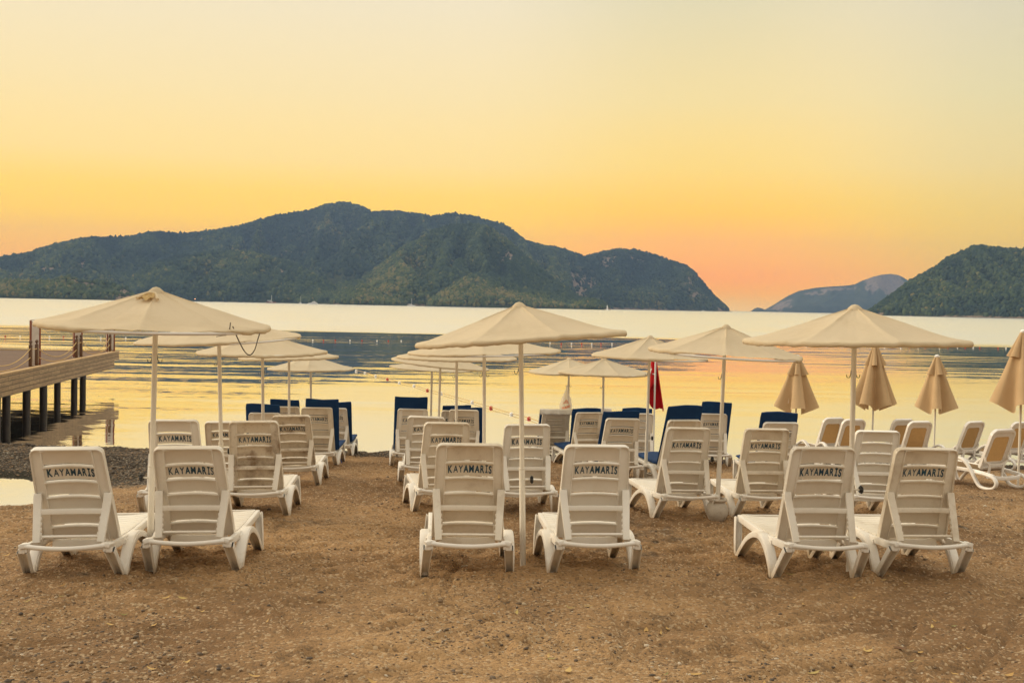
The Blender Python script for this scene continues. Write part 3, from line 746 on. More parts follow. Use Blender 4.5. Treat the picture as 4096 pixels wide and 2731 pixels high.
FOREST = []
def build_hills():
    def rocky(spots):
        def f(xd, T):
            o = np.zeros_like(xd)
            for cx, ct, rx, rt, s in spots:
                o = np.maximum(o, s*np.exp(-((xd-cx)/rx)**2-((T-ct)/rt)**2)*(0.4+1.2*vn(xd*0.13, T*14, 5)))
            return o
        return f
    specs = [
     ('hill', [(-500,640),(-200,600),(0,590),(60,581),(130,560),(205,544),(300,543),(350,532),(420,535),(470,531),(500,527),(560,514),(620,496),(660,489),(700,483),(740,470),(785,462),(815,470),(850,487),(890,485),(940,489),(985,496),(1030,489),(1075,493),(1110,503),(1150,513),(1175,530),(1200,550),(1240,562),(1300,580),(1330,690),(1340,715)],
      [(0,2150),(300,2300),(700,2350),(1300,2300)], [(0,2600),(400,3050),(780,3500),(1300,3100)], 3, 30000, 5.2, 0.62,
      rocky([(100,0.35,60,0.06,0.9),(190,0.42,14,0.05,1.0),(660,0.5,40,0.03,0.8),(1150,0.8,30,0.1,0.6),(520,0.55,30,0.03,0.6)]), 620, 90),
     ('hill', [(1080,540),(1150,516),(1175,535),(1200,552),(1240,562),(1290,571),(1340,588),(1370,580),(1410,572),(1450,573),(1480,578),(1540,600),(1570,608),(1590,622),(1610,646),(1640,680),(1660,698),(1674,712),(1680,714)],
      [(1150,2500),(1680,2750)], [(1150,3300),(1420,3250),(1680,2850)], 8, 11000, 4.8, 0.55,
      rocky([(1230,0.35,60,0.3,0.9),(1330,0.3,50,0.25,1.0),(1400,0.75,25,0.12,1.0),(1460,0.85,20,0.06,0.9),(1600,0.5,40,0.4,0.75),(1650,0.4,25,0.5,0.9)]), 360, 80),
     ('hill', [(650,694),(700,672),(760,655),(830,640),(880,600),(920,570),(960,546),(1000,524),(1040,514),(1085,513),(1120,522),(1160,548),(1200,585),(1240,618),(1290,655),(1325,682),(1352,687),(1380,692),(1396,703),(1402,707)],
      [(650,2050),(900,1850),(1400,1900)], [(650,2100),(1040,2450),(1250,2150),(1400,1930)], 14, 20000, 4.6, 0.6,
      rocky([(1165,0.75,22,0.25,0.9),(780,0.4,12,0.4,0.5)]), 420, 80, 6.0, 0.012, 0.16),
     ('hill', [(235,700),(262,672),(286,650),(325,617),(366,597),(420,585),(476,577),(540,575),(600,583),(680,606),(750,645),(800,694)], 2060, [(235,2100),(500,2480),(800,2120)], 47, 9000, 4.8, 0.55,
      rocky([(330,0.5,20,0.1,0.8),(560,0.75,40,0.05,0.8),(640,0.6,14,0.06,0.9)]), 260, 60),
     ('hill', [(755,693),(775,680),(800,662),(830,650),(860,664),(900,682),(935,696)], 1780, 1900, 19, 1700, 4.0, 0.2,
      rocky([(770,0.2,12,0.2,1.0)]), 90, 30, 5.0, 0.012, 0.24),
     ('hill', [(970,700),(985,690),(1010,660),(1050,634),(1085,628),(1120,634),(1160,650),(1220,672),(1280,690),(1310,702)], 1760, 1960, 23, 4200, 4.2, 0.25, None, 140, 40, 5.0, 0.012, 0.24),
     ('hill', [(1290,707),(1320,697),(1340,689),(1362,687),(1382,693),(1396,705),(1400,708)], 1740, 1800, 27, 700, 3.6, 0.15,
      rocky([(1395,0.3,10,0.6,1.0)]), 60, 24, 4.0, 0.012, 0.30),
     ('hill', [(-500,650),(-200,640),(0,641),(60,644),(110,645),(140,636),(165,634),(185,642),(220,643),(255,650),(280,654),(297,666),(306,676),(312,684)],
      [(-500,1500),(310,1620)], [(-500,1700),(310,1660)], 31, 5200, 3.7, 0.25,
      rocky([(200,0.85,40,0.2,1.2),(285,0.5,25,0.7,1.4),(160,0.5,10,0.2,0.8),(230,0.5,14,0.2,0.8)]), 240, 36, 4.0, 0.012, 0.30),
     ('hill', [(1994,712),(2005,704),(2025,690),(2050,670),(2080,648),(2110,630),(2140,612),(2170,590),(2200,577),(2225,565),(2245,562),(2270,565),(2300,569),(2340,571),(2400,566),(2600,590),(2900,640)],
      [(1994,1700),(2352,1500),(2900,1350)], [(1994,1740),(2200,1900),(2900,1800)], 37, 13000, 3.7, 0.45,
      rocky([(2015,0.4,22,0.5,1.1),(2060,0.2,30,0.12,0.8)]), 360, 80, 5.0, 0.012, 0.06),
    ]
    for s in specs:
        r = hill(*s)
        if r: FOREST.append(r)
    # far island and its islet, no single trees at that distance
    hill('far_island', [(1750,714),(1760,708),(1775,700),(1790,690),(1808,679),(1832,668),(1870,661),(1905,658),(1940,656),(1960,653),(1975,645),(2000,636),(2020,631),(2040,629),(2060,632),(2078,642),(2110,665),(2150,690),(2200,716)], 5100, 5500, 41, 0, 0, 0.35,
         rocky([(2010,0.8,28,0.3,1.6),(2045,0.75,28,0.3,1.5),(1790,0.4,30,0.5,1.0),(1900,0.85,70,0.10,0.9)]), 220, 50, 0.0)  # bare rock; peak patches strengthened to paint in the pinkish sunlit tops
    hill('islet', [(1722,715),(1730,709),(1738,706),(1748,708),(1760,714)], 5000, 5080, 43, 0, 0, 0.1, None, 40, 12, 0.0)
    P = np.concatenate([f[0] for f in FOREST]); S = np.concatenate([f[1] for f in FOREST]); T = np.concatenate([f[2] for f in FOREST])
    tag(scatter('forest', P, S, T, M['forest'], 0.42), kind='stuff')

# ------------------------------------------------------------------ slatted lounger
A = R(71.5)
BY, BZ = 0.345, 0.305
EY, EZ = -math.cos(A), math.sin(A)
def set_recline(deg):
    global EY, EZ
    EY, EZ = -math.cos(R(deg)), math.sin(R(deg))
LOW = (0, 1, 13, 14, 15, 16, 17, 18, 26, 27, 28, 29)      # loungers leaning one notch further back
def recline_of(i): return 63.5 if i in LOW else 71.5
BL = 0.825
def bp(u, v, n):
    """backrest coordinates: u across, v up the back, n towards the rear"""
    return Vector((u, BY+EY*v-EZ*n, BZ+EZ*v+EY*n))
def halfw(v): return 0.296-0.028*v/BL
NS = 6; PITCH = (BL-0.012)/NS
def sag(u): return -0.024*(1-(u/0.21)**2)

def lounger_meshes():
    Ms = {}
    # backrest: rim, stiles and six curved slats
    mb = MB()
    path = []
    for s in (-1,):
        pass
    o = []
    rc = 0.05
    o.append((-halfw(0), 0.0)); o.append((-halfw(BL-rc), BL-rc))
    for k in range(1, 7):
        a = PI - k*PI/2/6
        o.append((-halfw(BL)+rc+rc*math.cos(a), BL-rc+rc*math.sin(a)))
    for k in range(0, 7):
        a = PI/2 - k*PI/2/6
        o.append((halfw(BL)-rc+rc*math.cos(a), BL-rc+rc*math.sin(a)))
    o.append((halfw(0), 0.0))
    vs = []
    m = len(o)
    for i, (u, v) in enumerate(o):
        # outer rim, 9 mm thick, flange forward 45 mm
        cu, cv = 0.0, min(v, BL-rc)
        du, dv = u-0.0, 0.0
        if v > BL-rc+1e-6:
            cc = (-halfw(BL)+rc if u < 0 else halfw(BL)-rc)
            du, dv = u-cc, v-(BL-rc)
        l = math.hypot(du, dv) or 1
        iu, iv = u-du/l*0.010, v-dv/l*0.010
        for (a, b, n) in ((u, v, 0.022), (u, v, -0.030), (iu, iv, -0.030), (iu, iv, 0.022)):
            vs.append(bp(a, b, n))
    fs = []
    for i in range(m-1):
        for q in range(4):
            r = (q+1) % 4
            fs.append((i*4+q, i*4+r, (i+1)*4+r, (i+1)*4+q))
    fs += [(0, 3, 2, 1), ((m-1)*4, (m-1)*4+1, (m-1)*4+2, (m-1)*4+3)]
    mb.add(vs, fs)
    for s in (-1, 1):
        # stile: flat web with an inner ridge
        vs = []
        for v in (0.0, BL-0.012):
            a0, a1 = s*(halfw(v)-0.009), s*(halfw(v)-0.078)
            for (u, n) in ((a0, 0.004), (a1, 0.004), (a1, 0.020), (a1-s*0.009, 0.020), (a1-s*0.009, -0.012), (a0, -0.012)):
                vs.append(bp(u, v, n))
        fs = [(q, (q+1) % 6, 6+(q+1) % 6, 6+q) for q in range(6)] + [(0,1,2,3,4,5), (11,10,9,8,7,6)]
        mb.add(vs, fs)
    for k in range(NS):
        v0 = k*PITCH+0.004; h = PITCH-0.010
        if k == NS-1: h = PITCH-0.002
        hw = halfw(v0+h/2)-0.080
        sec = [(-0.006, 0), (0.005, 0), (0.004, h-0.016), (0.026, h-0.012), (0.026, h), (-0.006, h)]
        vs = []; nu = 17
        for i in range(nu):
            u = -hw+2*hw*i/(nu-1)
            for (n, v) in sec: vs.append(bp(u, v0+v, n+sag(u*0.21/hw)))
        fs = []
        for i in range(nu-1):
            for q in range(6):
                r = (q+1) % 6
                fs.append((i*6+q, i*6+r, (i+1)*6+r, (i+1)*6+q))
        fs += [tuple(range(6)), tuple(reversed(range((nu-1)*6, nu*6)))]
        mb.add(vs, fs)
    Ms['backrest'] = mb.mesh('backrest', M['plastic'], 0.002, 40)
    # props behind the back
    for s in (-1, 1):
        mb = MB()
        top = bp(s*0.260, 0.40, 0.036); bot = Vector((s*0.236, 0.045, 0.330))
        top2 = bp(s*0.260, 0.44, 0.018)
        mb.sweep([top2, top, top.lerp(bot, 0.5), bot], [(-0.031,-0.012),(0.031,-0.012),(0.031,0.012),(0.026,0.018),(-0.026,0.018),(-0.031,0.012)], (1, 0, 0), [(0.9,0.8),1,(0.92,1),(0.86,1)])
        for t in (0.45, 0.57, 0.69, 0.81):
            q = top.lerp(bot, t); mb.box((q.x-s*0.03-0.006, q.y-0.008, q.z-0.012), (q.x-s*0.03+0.006, q.y+0.012, q.z+0.012))
        Ms['prop_arm%+d' % s] = mb.mesh('prop_arm', M['plastic'], 0.003, 40)
    mb = MB()
    pt_ = bp(0, 0.40, 0.030).lerp(Vector((0, 0.045, 0.330)), 0.30); a, b = Vector((-0.232, pt_.y, pt_.z)), Vector((0.232, pt_.y, pt_.z))
    pts = [Vector((a.x+(b.x-a.x)*t, a.y+0.018*math.sin(PI*t), a.z)) for t in [i/8 for i in range(9)]]
    mb.sweep(pts, [(-0.021,-0.010),(0.021,-0.010),(0.021,0.010),(-0.021,0.010)], (0, 0, 1))
    Ms['crossbar'] = mb.mesh('crossbar', M['plastic'], 0.003, 40)
    mb = MB()
    mb.tube([(-0.228, 0.068, 0.372), (0.228, 0.068, 0.372)], 0.011, 8)
    Ms['tie_rod'] = mb.mesh('tie_rod', M['plastic'], 0, 40)
    # frame: two rails, bowed rear bar with square ends, front bar
    mb = MB()
    for s in (-1, 1):
        rail = catmull([(s*0.312, 0.03, 0.298), (s*0.308, 0.33, 0.294), (s*0.306, 0.62, 0.302), (s*0.306, 0.94, 0.326), (s*0.308, 1.26, 0.358)], 5)
        mb.sweep(rail, [(-0.019,-0.028),(0.019,-0.028),(0.019,0.028),(-0.019,0.028)], (1, 0, 0))
        mb.sweep(catmull([(s*0.280, 0.02, 0.318), (s*0.312, -0.005, 0.318), (s*0.338, -0.012, 0.310)], 4), [(-0.040,-0.018),(0.040,-0.018),(0.040,0.018),(-0.040,0.018)], (0, 1, 0))
        mb.box((s*0.318-0.024, -0.030, 0.262), (s*0.318+0.024, 0.040, 0.300))
        mb.box((s*0.285-0.010, -0.030, 0.268), (s*0.285+0.010, 0.0, 0.300))
    bar = [Vector((0.30*(2*t-1), -0.022-0.040*math.sin(PI*t), 0.315-0.016*math.sin(PI*t))) for t in [i/16 for i in range(17)]]
    mb.sweep(bar, [(0.019*math.cos(a), 0.018*math.sin(a)) for a in [2*PI*k/10 for k in range(10)]], (0, 0, 1))
    mb.sweep([(-0.285, 1.255, 0.366), (-0.15, 1.27, 0.362), (0.15, 1.27, 0.362), (0.285, 1.255, 0.366)], [(-0.022,-0.016),(0.022,-0.016),(0.022,0.016),(-0.022,0.016)], (0, 0, 1))
    Ms['frame'] = mb.mesh('frame', M['leg'], 0.006, 40)
    # seat: cross slats dished in the middle, apron at the rear
    mb = MB()
    ns = 11
    for k in range(ns):
        y0 = 0.405+k*0.0765; y1 = y0+0.068
        vs = []
        for yy in (y0, y1):
            zr = np.interp(yy, [0.3, 0.62, 0.95, 1.27], [0.325, 0.334, 0.356, 0.390])
            for i in range(9):
                u = -0.288+0.576*i/8
                for dz in (0.0, -0.012): vs.append((u, yy, zr+dz-0.018*(1-(u/0.288)**2)))
        fs = []
        for i in range(8):
            a, b = i*2, 18+i*2
            fs += [(a, a+2, b+2, b), (a+1, b+1, b+3, a+3), (a, a+1, a+3, a+2), (b, b+2, b+3, b+1)]
        fs += [(0, 18, 19, 1), (16, 17, 35, 34)]
        mb.add(vs, fs)
    ap = [Vector((0.232*(2*t-1), 0.372, 0.268-0.010*math.sin(PI*t))) for t in [i/8 for i in range(9)]]
    mb.sweep(ap, [(-0.042,-0.006),(0.042,-0.006),(0.042,0.006),(-0.042,0.006)], (0, 0, 1))
    Ms['seat'] = mb.mesh('seat', M['plastic'], 0.002, 40)
    # legs: channel section, open to the inside of the bend
    def chan(w, h, t=0.008):
        return [(-w/2, -h/2), (w/2, -h/2), (w/2, h/2), (w/2-t, h/2), (w/2-t, -h/2+t), (-w/2+t, -h/2+t), (-w/2+t, h/2), (-w/2, h/2)]
    for s in (-1, 1):
        mb = MB()
        p = catmull([(s*0.318, -0.002, 0.280), (s*0.332, 0.115, 0.145), (s*0.345, 0.235, 0.004)], 4)
        mb.sweep(p, chan(0.076, -0.052), (1, 0, 0), [(1-0.2*i/(len(p)-1), 1-0.15*i/(len(p)-1)) for i in range(len(p))])
        Ms['rear_leg%+d' % s] = mb.mesh('leg', M['leg'], 0.002, 40)
        mb = MB()
        p = catmull([(s*0.347, 0.250, 0.010), (s*0.348, 0.285, 0.120), (s*0.348, 0.365, 0.232), (s*0.347, 0.49, 0.300), (s*0.347, 0.645, 0.298), (s*0.348, 0.83, 0.232), (s*0.349, 0.99, 0.128), (s*0.350, 1.15, 0.006)], 5)
        n = len(p)
        mb.sweep(p, chan(0.078, -0.044), (1, 0, 0), [(0.82+0.3*math.sin(PI*i/(n-1)), 1) for i in range(n)])
        for yy in (0.35, 0.66):
            mb.box((s*0.326-0.012, yy, 0.245), (s*0.326+0.012, yy+0.10, 0.300))
        Ms['arch%+d' % s] = mb.mesh('side_arch', M['leg'], 0.002, 40)
        mb = MB()
        p = [Vector((s*0.350, 1.165, 0.004)), Vector((s*0.335, 1.21, 0.17)), Vector((s*0.315, 1.262, 0.366))]
        mb.sweep(p, chan(0.066, 0.050), (1, 0, 0), [(0.85, 0.9), (0.95, 1), (1, 1)])
        Ms['front_leg%+d' % s] = mb.mesh('leg', M['leg'], 0.002, 40)
    return Ms

def letter_mesh(variant):
    """stencilled hotel name on the second panel"""
    rg = random.Random(variant*17+3)
    word = 'KAYAMAR\u0130S'
    bold = {0: [.012, .0, .0, .03, .03, .03, .02, .0, .02], 1: [.035, .0, .0, .02, .02, .035, .02, .03, .03], 2: [.0, .0, .01, .03, .035, .03, .03, .01, .0]}[variant]
    V = []; Fc = []
    x = 0.0
    for ch, bo in zip(word, bold):
        cu = bpy.data.curves.new('glyph', 'FONT'); cu.body = ch; cu.size = 1.0; cu.offset = 0.014+bo*0.72; cu.resolution_u = 4
        ob = bpy.data.objects.new('glyph', cu); COL.objects.link(ob)
        dg = bpy.context.evaluated_depsgraph_get(); dg.update()
        me = bpy.data.meshes.new_from_object(ob.evaluated_get(dg))
        vv = [v.co.copy() for v in me.vertices]; ff = [tuple(p.vertices) for p in me.polygons]
        bpy.data.objects.remove(ob); bpy.data.curves.remove(cu); bpy.data.meshes.remove(me)
        x0 = min(v.x for v in vv); x1 = max(v.x for v in vv)
        dy = rg.uniform(-0.012, 0.012); b = len(V)
        V += [(v.x-x0+x, v.y*(0.93 if ch in 'AYM' else 1.0)+dy) for v in vv]
        Fc += [tuple(i+b for i in f) for f in ff]
        x += (x1-x0)+0.135
        if ch in 'AY': x -= 0.055
    Wd = 0.350; sc = Wd/(x-0.135)
    v0 = 4*PITCH+0.034
    hs = 0.066/0.72
    vs = []
    for (a, b) in V:
        u = a*sc-Wd/2+0.004; v = v0+b*hs
        hw = halfw(v0)-0.080
        vs.append(bp(u, v, 0.0068+sag(u*0.21/hw)))
    me = bpy.data.meshes.new('lettering'); me.from_pydata(vs, [], Fc); me.materials.append(M['text']); me.update()
    return me

def lounger_place(i):
    cx, d, yaw, text, lean = LOUNGERS[i][:5]
    yw = R(yaw)
    yoff = BY-math.cos(R(recline_of(i)))*BL          # the back's top, ahead of the rear bar
    d0 = d-0.10
    return at(cx, hor(cx)+500, d0+yoff+0.068).x+yoff*math.sin(yw)-1.05*math.sin(R(lean)), d0, yw

def build_loungers():
    sets = {}
    for deg in (71.5, 63.5):
        set_recline(deg); sets[deg] = (lounger_meshes(), [letter_mesh(k) for k in range(3)])
    g = 'slatted sun loungers in rows on the beach'
    for i, (cx, d, yaw, text, lean, sink, label) in enumerate(LOUNGERS):
        Ms, letters = sets[recline_of(i)]
        X, d, yw = lounger_place(i)
        z = gz(X, d)-sink-0.012
        r = empty('sun_lounger', (X, d, z))
        r.rotation_euler = Euler((-math.atan(SL)*0.85, R(lean), yw), 'XYZ')
        tag(r, label, 'sun lounger', g)
        for key, nm in (('backrest', 'backrest'), ('prop_arm-1', 'prop_arm'), ('prop_arm+1', 'prop_arm'), ('crossbar', 'crossbar'), ('tie_rod', 'tie_rod'),
                        ('frame', 'frame'), ('seat', 'seat'), ('rear_leg-1', 'leg'), ('rear_leg+1', 'leg'), ('front_leg-1', 'leg'), ('front_leg+1', 'leg'),
                        ('arch-1', 'side_arch'), ('arch+1', 'side_arch')):
            ob = link_mesh(nm, Ms[key], None, r)
            if Ms[key].materials[0] == M['plastic']:
                kind_ = 'plastic_d' if i in (7, 14) and key in ('backrest', 'crossbar') else ('plastic', 'plastic_b', 'plastic_c')[(i*7+2) % 3]
                ob.material_slots[0].link = 'OBJECT'; ob.material_slots[0].material = M[kind_]
        if text is not None:
            b = [c for c in r.children if c.name.startswith('backrest')][0]
            link_mesh('lettering', letters[text], None, b)
        LREF[i] = r

LREF = {}
# centre px of the back's top edge, distance, yaw, lettering variant, lean, sink, label
LOUNGERS = [
 (268, 7.92, 4, 1, -1.2, 0.045, 'white slatted lounger at the left end of the front row, beside the puddle'),
 (754, 8.27, 3, 2, -1.0, 0.045, 'white slatted lounger behind the base of the large left parasol with the torn top'),
 (1884, 8.32, 4, 0, 0.2, 0.03, 'front row white slatted lounger just left of the middle parasol pole'),
 (2395, 8.48, 6, 0, 0.1, 0.03, 'front row white slatted lounger just right of the middle parasol pole'),
 (3300, 8.45, 6, 1, 0.4, 0.01, 'front row white slatted lounger left of the large right parasol pole, bold first letter'),
 (3712, 8.62, 5, 0, 0.3, 0.01, 'front row white slatted lounger at the right end, its thin lettering beside the open sand'),
 (695, 11.4, 3, 0, -0.6, 0.02, 'second row white lounger half hidden behind the pole of the large left parasol'),
 (1016, 11.5, 4, 2, -1.2, 0.02, 'second row white lounger with brown grime down its right upright'),
 (1794, 12.15, 12, 2, 1.0, 0.02, 'second row white lounger peeping out left of the middle front lounger, foot turned left'),
 (2113, 12.1, 8, 1, -0.3, 0.02, 'second row white lounger with the middle parasol pole across its lettering'),
 (2761, 12.05, 12, 1, 1.4, 0.02, 'second row white lounger beside the whitish clay pot at the parasol foot'),
 (3071, 12.2, 6, 0, 0.2, 0.02, 'second row white lounger right of the clay pot, directly behind the bold-K front lounger'),
 (3513, 12.5, 3, None, 0.2, 0.03, 'plain white slatted lounger without lettering right of the large right parasol pole'),
 (896, 15.0, 3, 2, -0.5, 0.02, 'third row white lounger with the second left parasol pole in front of its lettering'),
 (1165, 14.9, 3, 1, -1.6, 0.02, 'third row white lounger with a dark smudge on a lower slat, bold smeared lettering'),
 (1706, 15.3, 4, 0, 1.6, 0.02, 'third row white lounger third from the front of the left middle column'),
 (2494, 16.2, 8, 0, 0.8, 0.02, 'third row white lounger carrying a navy cushion, left of the red flag'),
 (2742, 16.1, 14, 0, 0.2, 0.02, 'third row white lounger with a tall navy cushion, right of the red flag pole'),
 (3125, 15.9, 5, 1, -0.2, 0.02, 'white lounger with a navy cushion in front of the leftmost folded beige parasol'),
 (1058, 17.9, 3, 0, -0.5, 0.05, 'fourth row white lounger with a navy cushion, third left parasol pole before its lettering'),
 (1267, 18.2, 2, 2, -0.3, 0.05, 'fourth row white lounger with a navy cushion hanging out on its right side'),
 (1652, 18.5, 6, 0, 1.0, 0.05, 'fourth row white lounger with the tallest navy cushion, left edge of middle block'),
 (1855, 18.9, 2, 0, 0.2, 0.06, 'fourth row white lounger with a navy cushion showing on its right, middle block'),
 (2361, 19.6, 16, 0, 0.4, 0.08, 'white lounger with a slanting navy cushion, just right of the hanging bag'),
 (2557, 19.6, 6, None, 0.3, 0.08, 'back row white lounger with a dark teal cushion beside the flag pole'),
 (2852, 20.0, 2, 0, 0.4, 0.07, 'back row white lounger whose navy cushion sticks out right, behind the clay-pot parasol pole'),
 (1143, 21.0, 2, 2, -0.2, 0.08, 'back row white lounger at the water with only its cushioned top showing, left block'),
 (1332, 20.7, 2, 1, -0.3, 0.08, 'back row white lounger at the water edge, right end of the left block'),
 (1818, 21.3, 2, 1, 0.0, 0.1, 'back row white lounger at the water, its short lettering peeping out in the middle block'),
 (2224, 21.0, 8, None, 0.3, 0.1, 'back row white lounger without lettering, white towel over its top, left of the hanging bag'),
 (2390, 21.6, 4, None, 0.1, 0.12, 'rearmost white lounger hidden below its pale towel top'),
]
FEET = []
for k in range(len(LOUNGERS)):
    X_, d_, yw = lounger_place(k)
    for (lx, ly) in ((-0.35, 0.245), (0.35, 0.245), (-0.35, 1.16), (0.35, 1.16)):
        FEET.append((X_+lx*math.cos(yw)-ly*math.sin(yw), d_+lx*math.sin(yw)+ly*math.cos(yw)))

# ------------------------------------------------------------------ cushions and towels
def local_on(r, o):
    """give o the lounger's own frame without parenting it"""
    o.location = r.location; o.rotation_euler = r.rotation_euler

def build_cushion(idx, du, over, label, color='blue', seat=True, roll=0.0, seed=0, straps=(), width=0.29):
    set_recline(recline_of(idx))
    r = LREF[idx]; rg = random.Random(seed*7+1)
    th = 0.062
    top = BL+over
    # centre line in (v along the back, n) then on the seat
    pts = []
    nf = -0.040-th/2
    for k in range(15):
        v = top - th*0.5 - (top-0.06)*k/14
        pts.append(bp(0, v, nf))
    if seat:
        pts.append(Vector((0, 0.46, 0.382)))
        for k in range(9):
            yy = 0.53+0.80*k/8
            pts.append(Vector((0, yy, float(np.interp(yy, [0.4, 0.62, 0.95, 1.33], [0.368, 0.374, 0.398, 0.438])))))
    mb = MB()
    nS = 28
    sec = []
    for k in range(nS):
        a = 2*PI*k/nS
        ca, sa = math.cos(a), math.sin(a)
        ex = 0.28
        sec.append((width*math.copysign(abs(ca)**ex, ca), th/2*math.copysign(abs(sa)**0.7, sa)))
    n = len(pts)
    scl = []
    for i in range(n):
        tuft = 1.0-0.16*(1 if i % 4 == 2 else 0)+rg.uniform(-0.03, 0.03)
        e = min(i, n-1-i)
        ky = (0.50, 0.9)[e] if e < 2 else 1.0
        kx = 0.985 if e == 0 else 1.0
        scl.append((kx*(1+rg.uniform(-0.008, 0.008)), ky*tuft))
    mb.sweep(pts, sec, (1, 0, 0), scl)
    for i in range(len(mb.v)):
        x_, y_, z_ = mb.v[i]
        mb.v[i] = (x_+du+roll*(z_-0.7), y_, z_+0.012*math.sin(x_*9+seed)+roll*0.25*(x_)*(1 if z_ > 0.6 else 0))
    root = empty('cushion'); local_on(r, root)
    tag(root, label, 'cushion', 'navy cushions lying on loungers')
    pad = mb.build('pad', M[color], root, 0, 50)
    pi = MB()
    prm = []
    for sgn in (-1, 1):
        pth = [Vector((p.x+sgn*width*0.985+du+roll*(p.z-0.7), p.y, p.z)) for p in pts[1:-1]]
        pi.tube(pth, 0.0055, 6)
    pi.build('piping', M[color], pad, 0, 60)
    for (lx, ly, dx, dy) in straps:
        st = MB()
        path = catmull([(lx, ly, 0.30), (lx+dx*0.08, ly-0.01, 0.16), (lx+dx*0.25, ly+dy*0.15, 0.035), (lx+dx*0.6, ly+dy*0.6, 0.012+SL*0), (lx+dx, ly+dy, 0.012)], 6)
        st.sweep(path, [(-0.014,-0.0015),(0.014,-0.0015),(0.014,0.0015),(-0.014,0.0015)], (0.4, 1, 0.1))
        st.build('tie_strap', M['strap'], root, 0, 40)

CUSHIONS = [
 (16, -0.035, 0.12, 'navy cushion on the third row lounger left of the red flag, dipping to its left', 'blue', 0.03, ((0.30, 0.9, 0.0, 0.0),)),
 (17, 0.0, 0.24, 'tall navy cushion on the third row lounger right of the red flag', 'blue', 0.0, ()),
 (18, -0.01, 0.165, 'navy cushion on the lounger in front of the leftmost folded beige parasol', 'blue', -0.03, ()),
 (19, -0.045, 0.165, 'navy cushion shifted left on the lounger behind the third left parasol pole', 'blue', 0.02, ()),
 (20, 0.075, 0.16, 'navy cushion hanging out to the right of its lounger, long strap on the sand', 'blue', 0.02, ((0.33, 0.55, 0.42, -0.25),)),
 (21, -0.035, 0.225, 'tallest navy cushion, on the left edge lounger of the middle block', 'blue', 0.0, ((-0.33, 0.30, -0.38, -0.12), (-0.33, 0.5, -0.1, -0.3))),
 (22, 0.055, 0.045, 'navy cushion projecting right behind the fourth row lettering of the middle block', 'blue', 0.0, ()),
 (23, -0.02, 0.085, 'navy cushion slanting down to the right beside the hanging plastic bag', 'blue', -0.05, ((-0.30, 1.1, 0.02, -0.02),)),
 (24, -0.03, 0.11, 'dark teal cushion on the back row lounger beside the flag pole', 'blue', 0.0, ()),
 (25, 0.055, 0.245, 'navy cushion projecting right behind the pole that stands in the clay pot', 'blue', 0.02, ((0.28, 0.45, 0.02, 0.1),)),
 (26, -0.03, 0.15, 'navy cushion on the back row lounger at the left block of loungers', 'blue', 0.0, ()),
 (27, 0.055, 0.13, 'navy cushion on the water edge lounger at the right end of the left block', 'blue', 0.02, ()),
 (28, 0.02, 0.11, 'navy cushion with an upturned right corner, farthest back in the middle block', 'blue', 0.05, ()),
 (29, -0.02, 0.0, 'navy cushion mostly hidden under the white towel left of the hanging bag', 'blue', 0.0, ()),
]

def build_towel(idx, drop, label, hw=0.315):
    set_recline(recline_of(idx))
    r = LREF[idx]
    nu, nv = 26, 22
    rg = np.random.default_rng(idx)
    vs = []
    for j in range(nv):
        t = j/(nv-1)
        for i in range(nu):
            s = i/(nu-1)*2-1
            u = s*hw
            fold = 0.010*math.sin(s*9+j*0.3)+0.008*math.sin(s*23+idx)
            if t < 0.62:       # front side, hanging over the cushion
                v = 0.25+(BL+0.045-0.25)*t/0.62; n = -0.105+fold*(1-t)
            else:              # over the top and a little down the back
                q = (t-0.62)/0.38
                a = q*PI
                v = BL+0.045+0.018*math.sin(a) - drop*max(0, q-0.55)/0.45*(0.9+0.4*vn(s*2.0, 0.5, idx)); n = -0.105+0.14*q+fold*q
            side = 1.0 if abs(s) < 0.9 else 1.0
            vs.append(bp(u, v, n))
    fs = [tuple(int(q) for q in f) for f in grid_faces(nv, nu)]
    mb = MB(); mb.add(vs, fs)
    o = link_mesh('towel', mb.mesh('towel', M['towel'], 0, 60))
    sm = o.modifiers.new('thick', 'SOLIDIFY'); sm.thickness = 0.008
    local_on(r, o)
    tag(o, label, 'towel', 'pale towels over loungers')

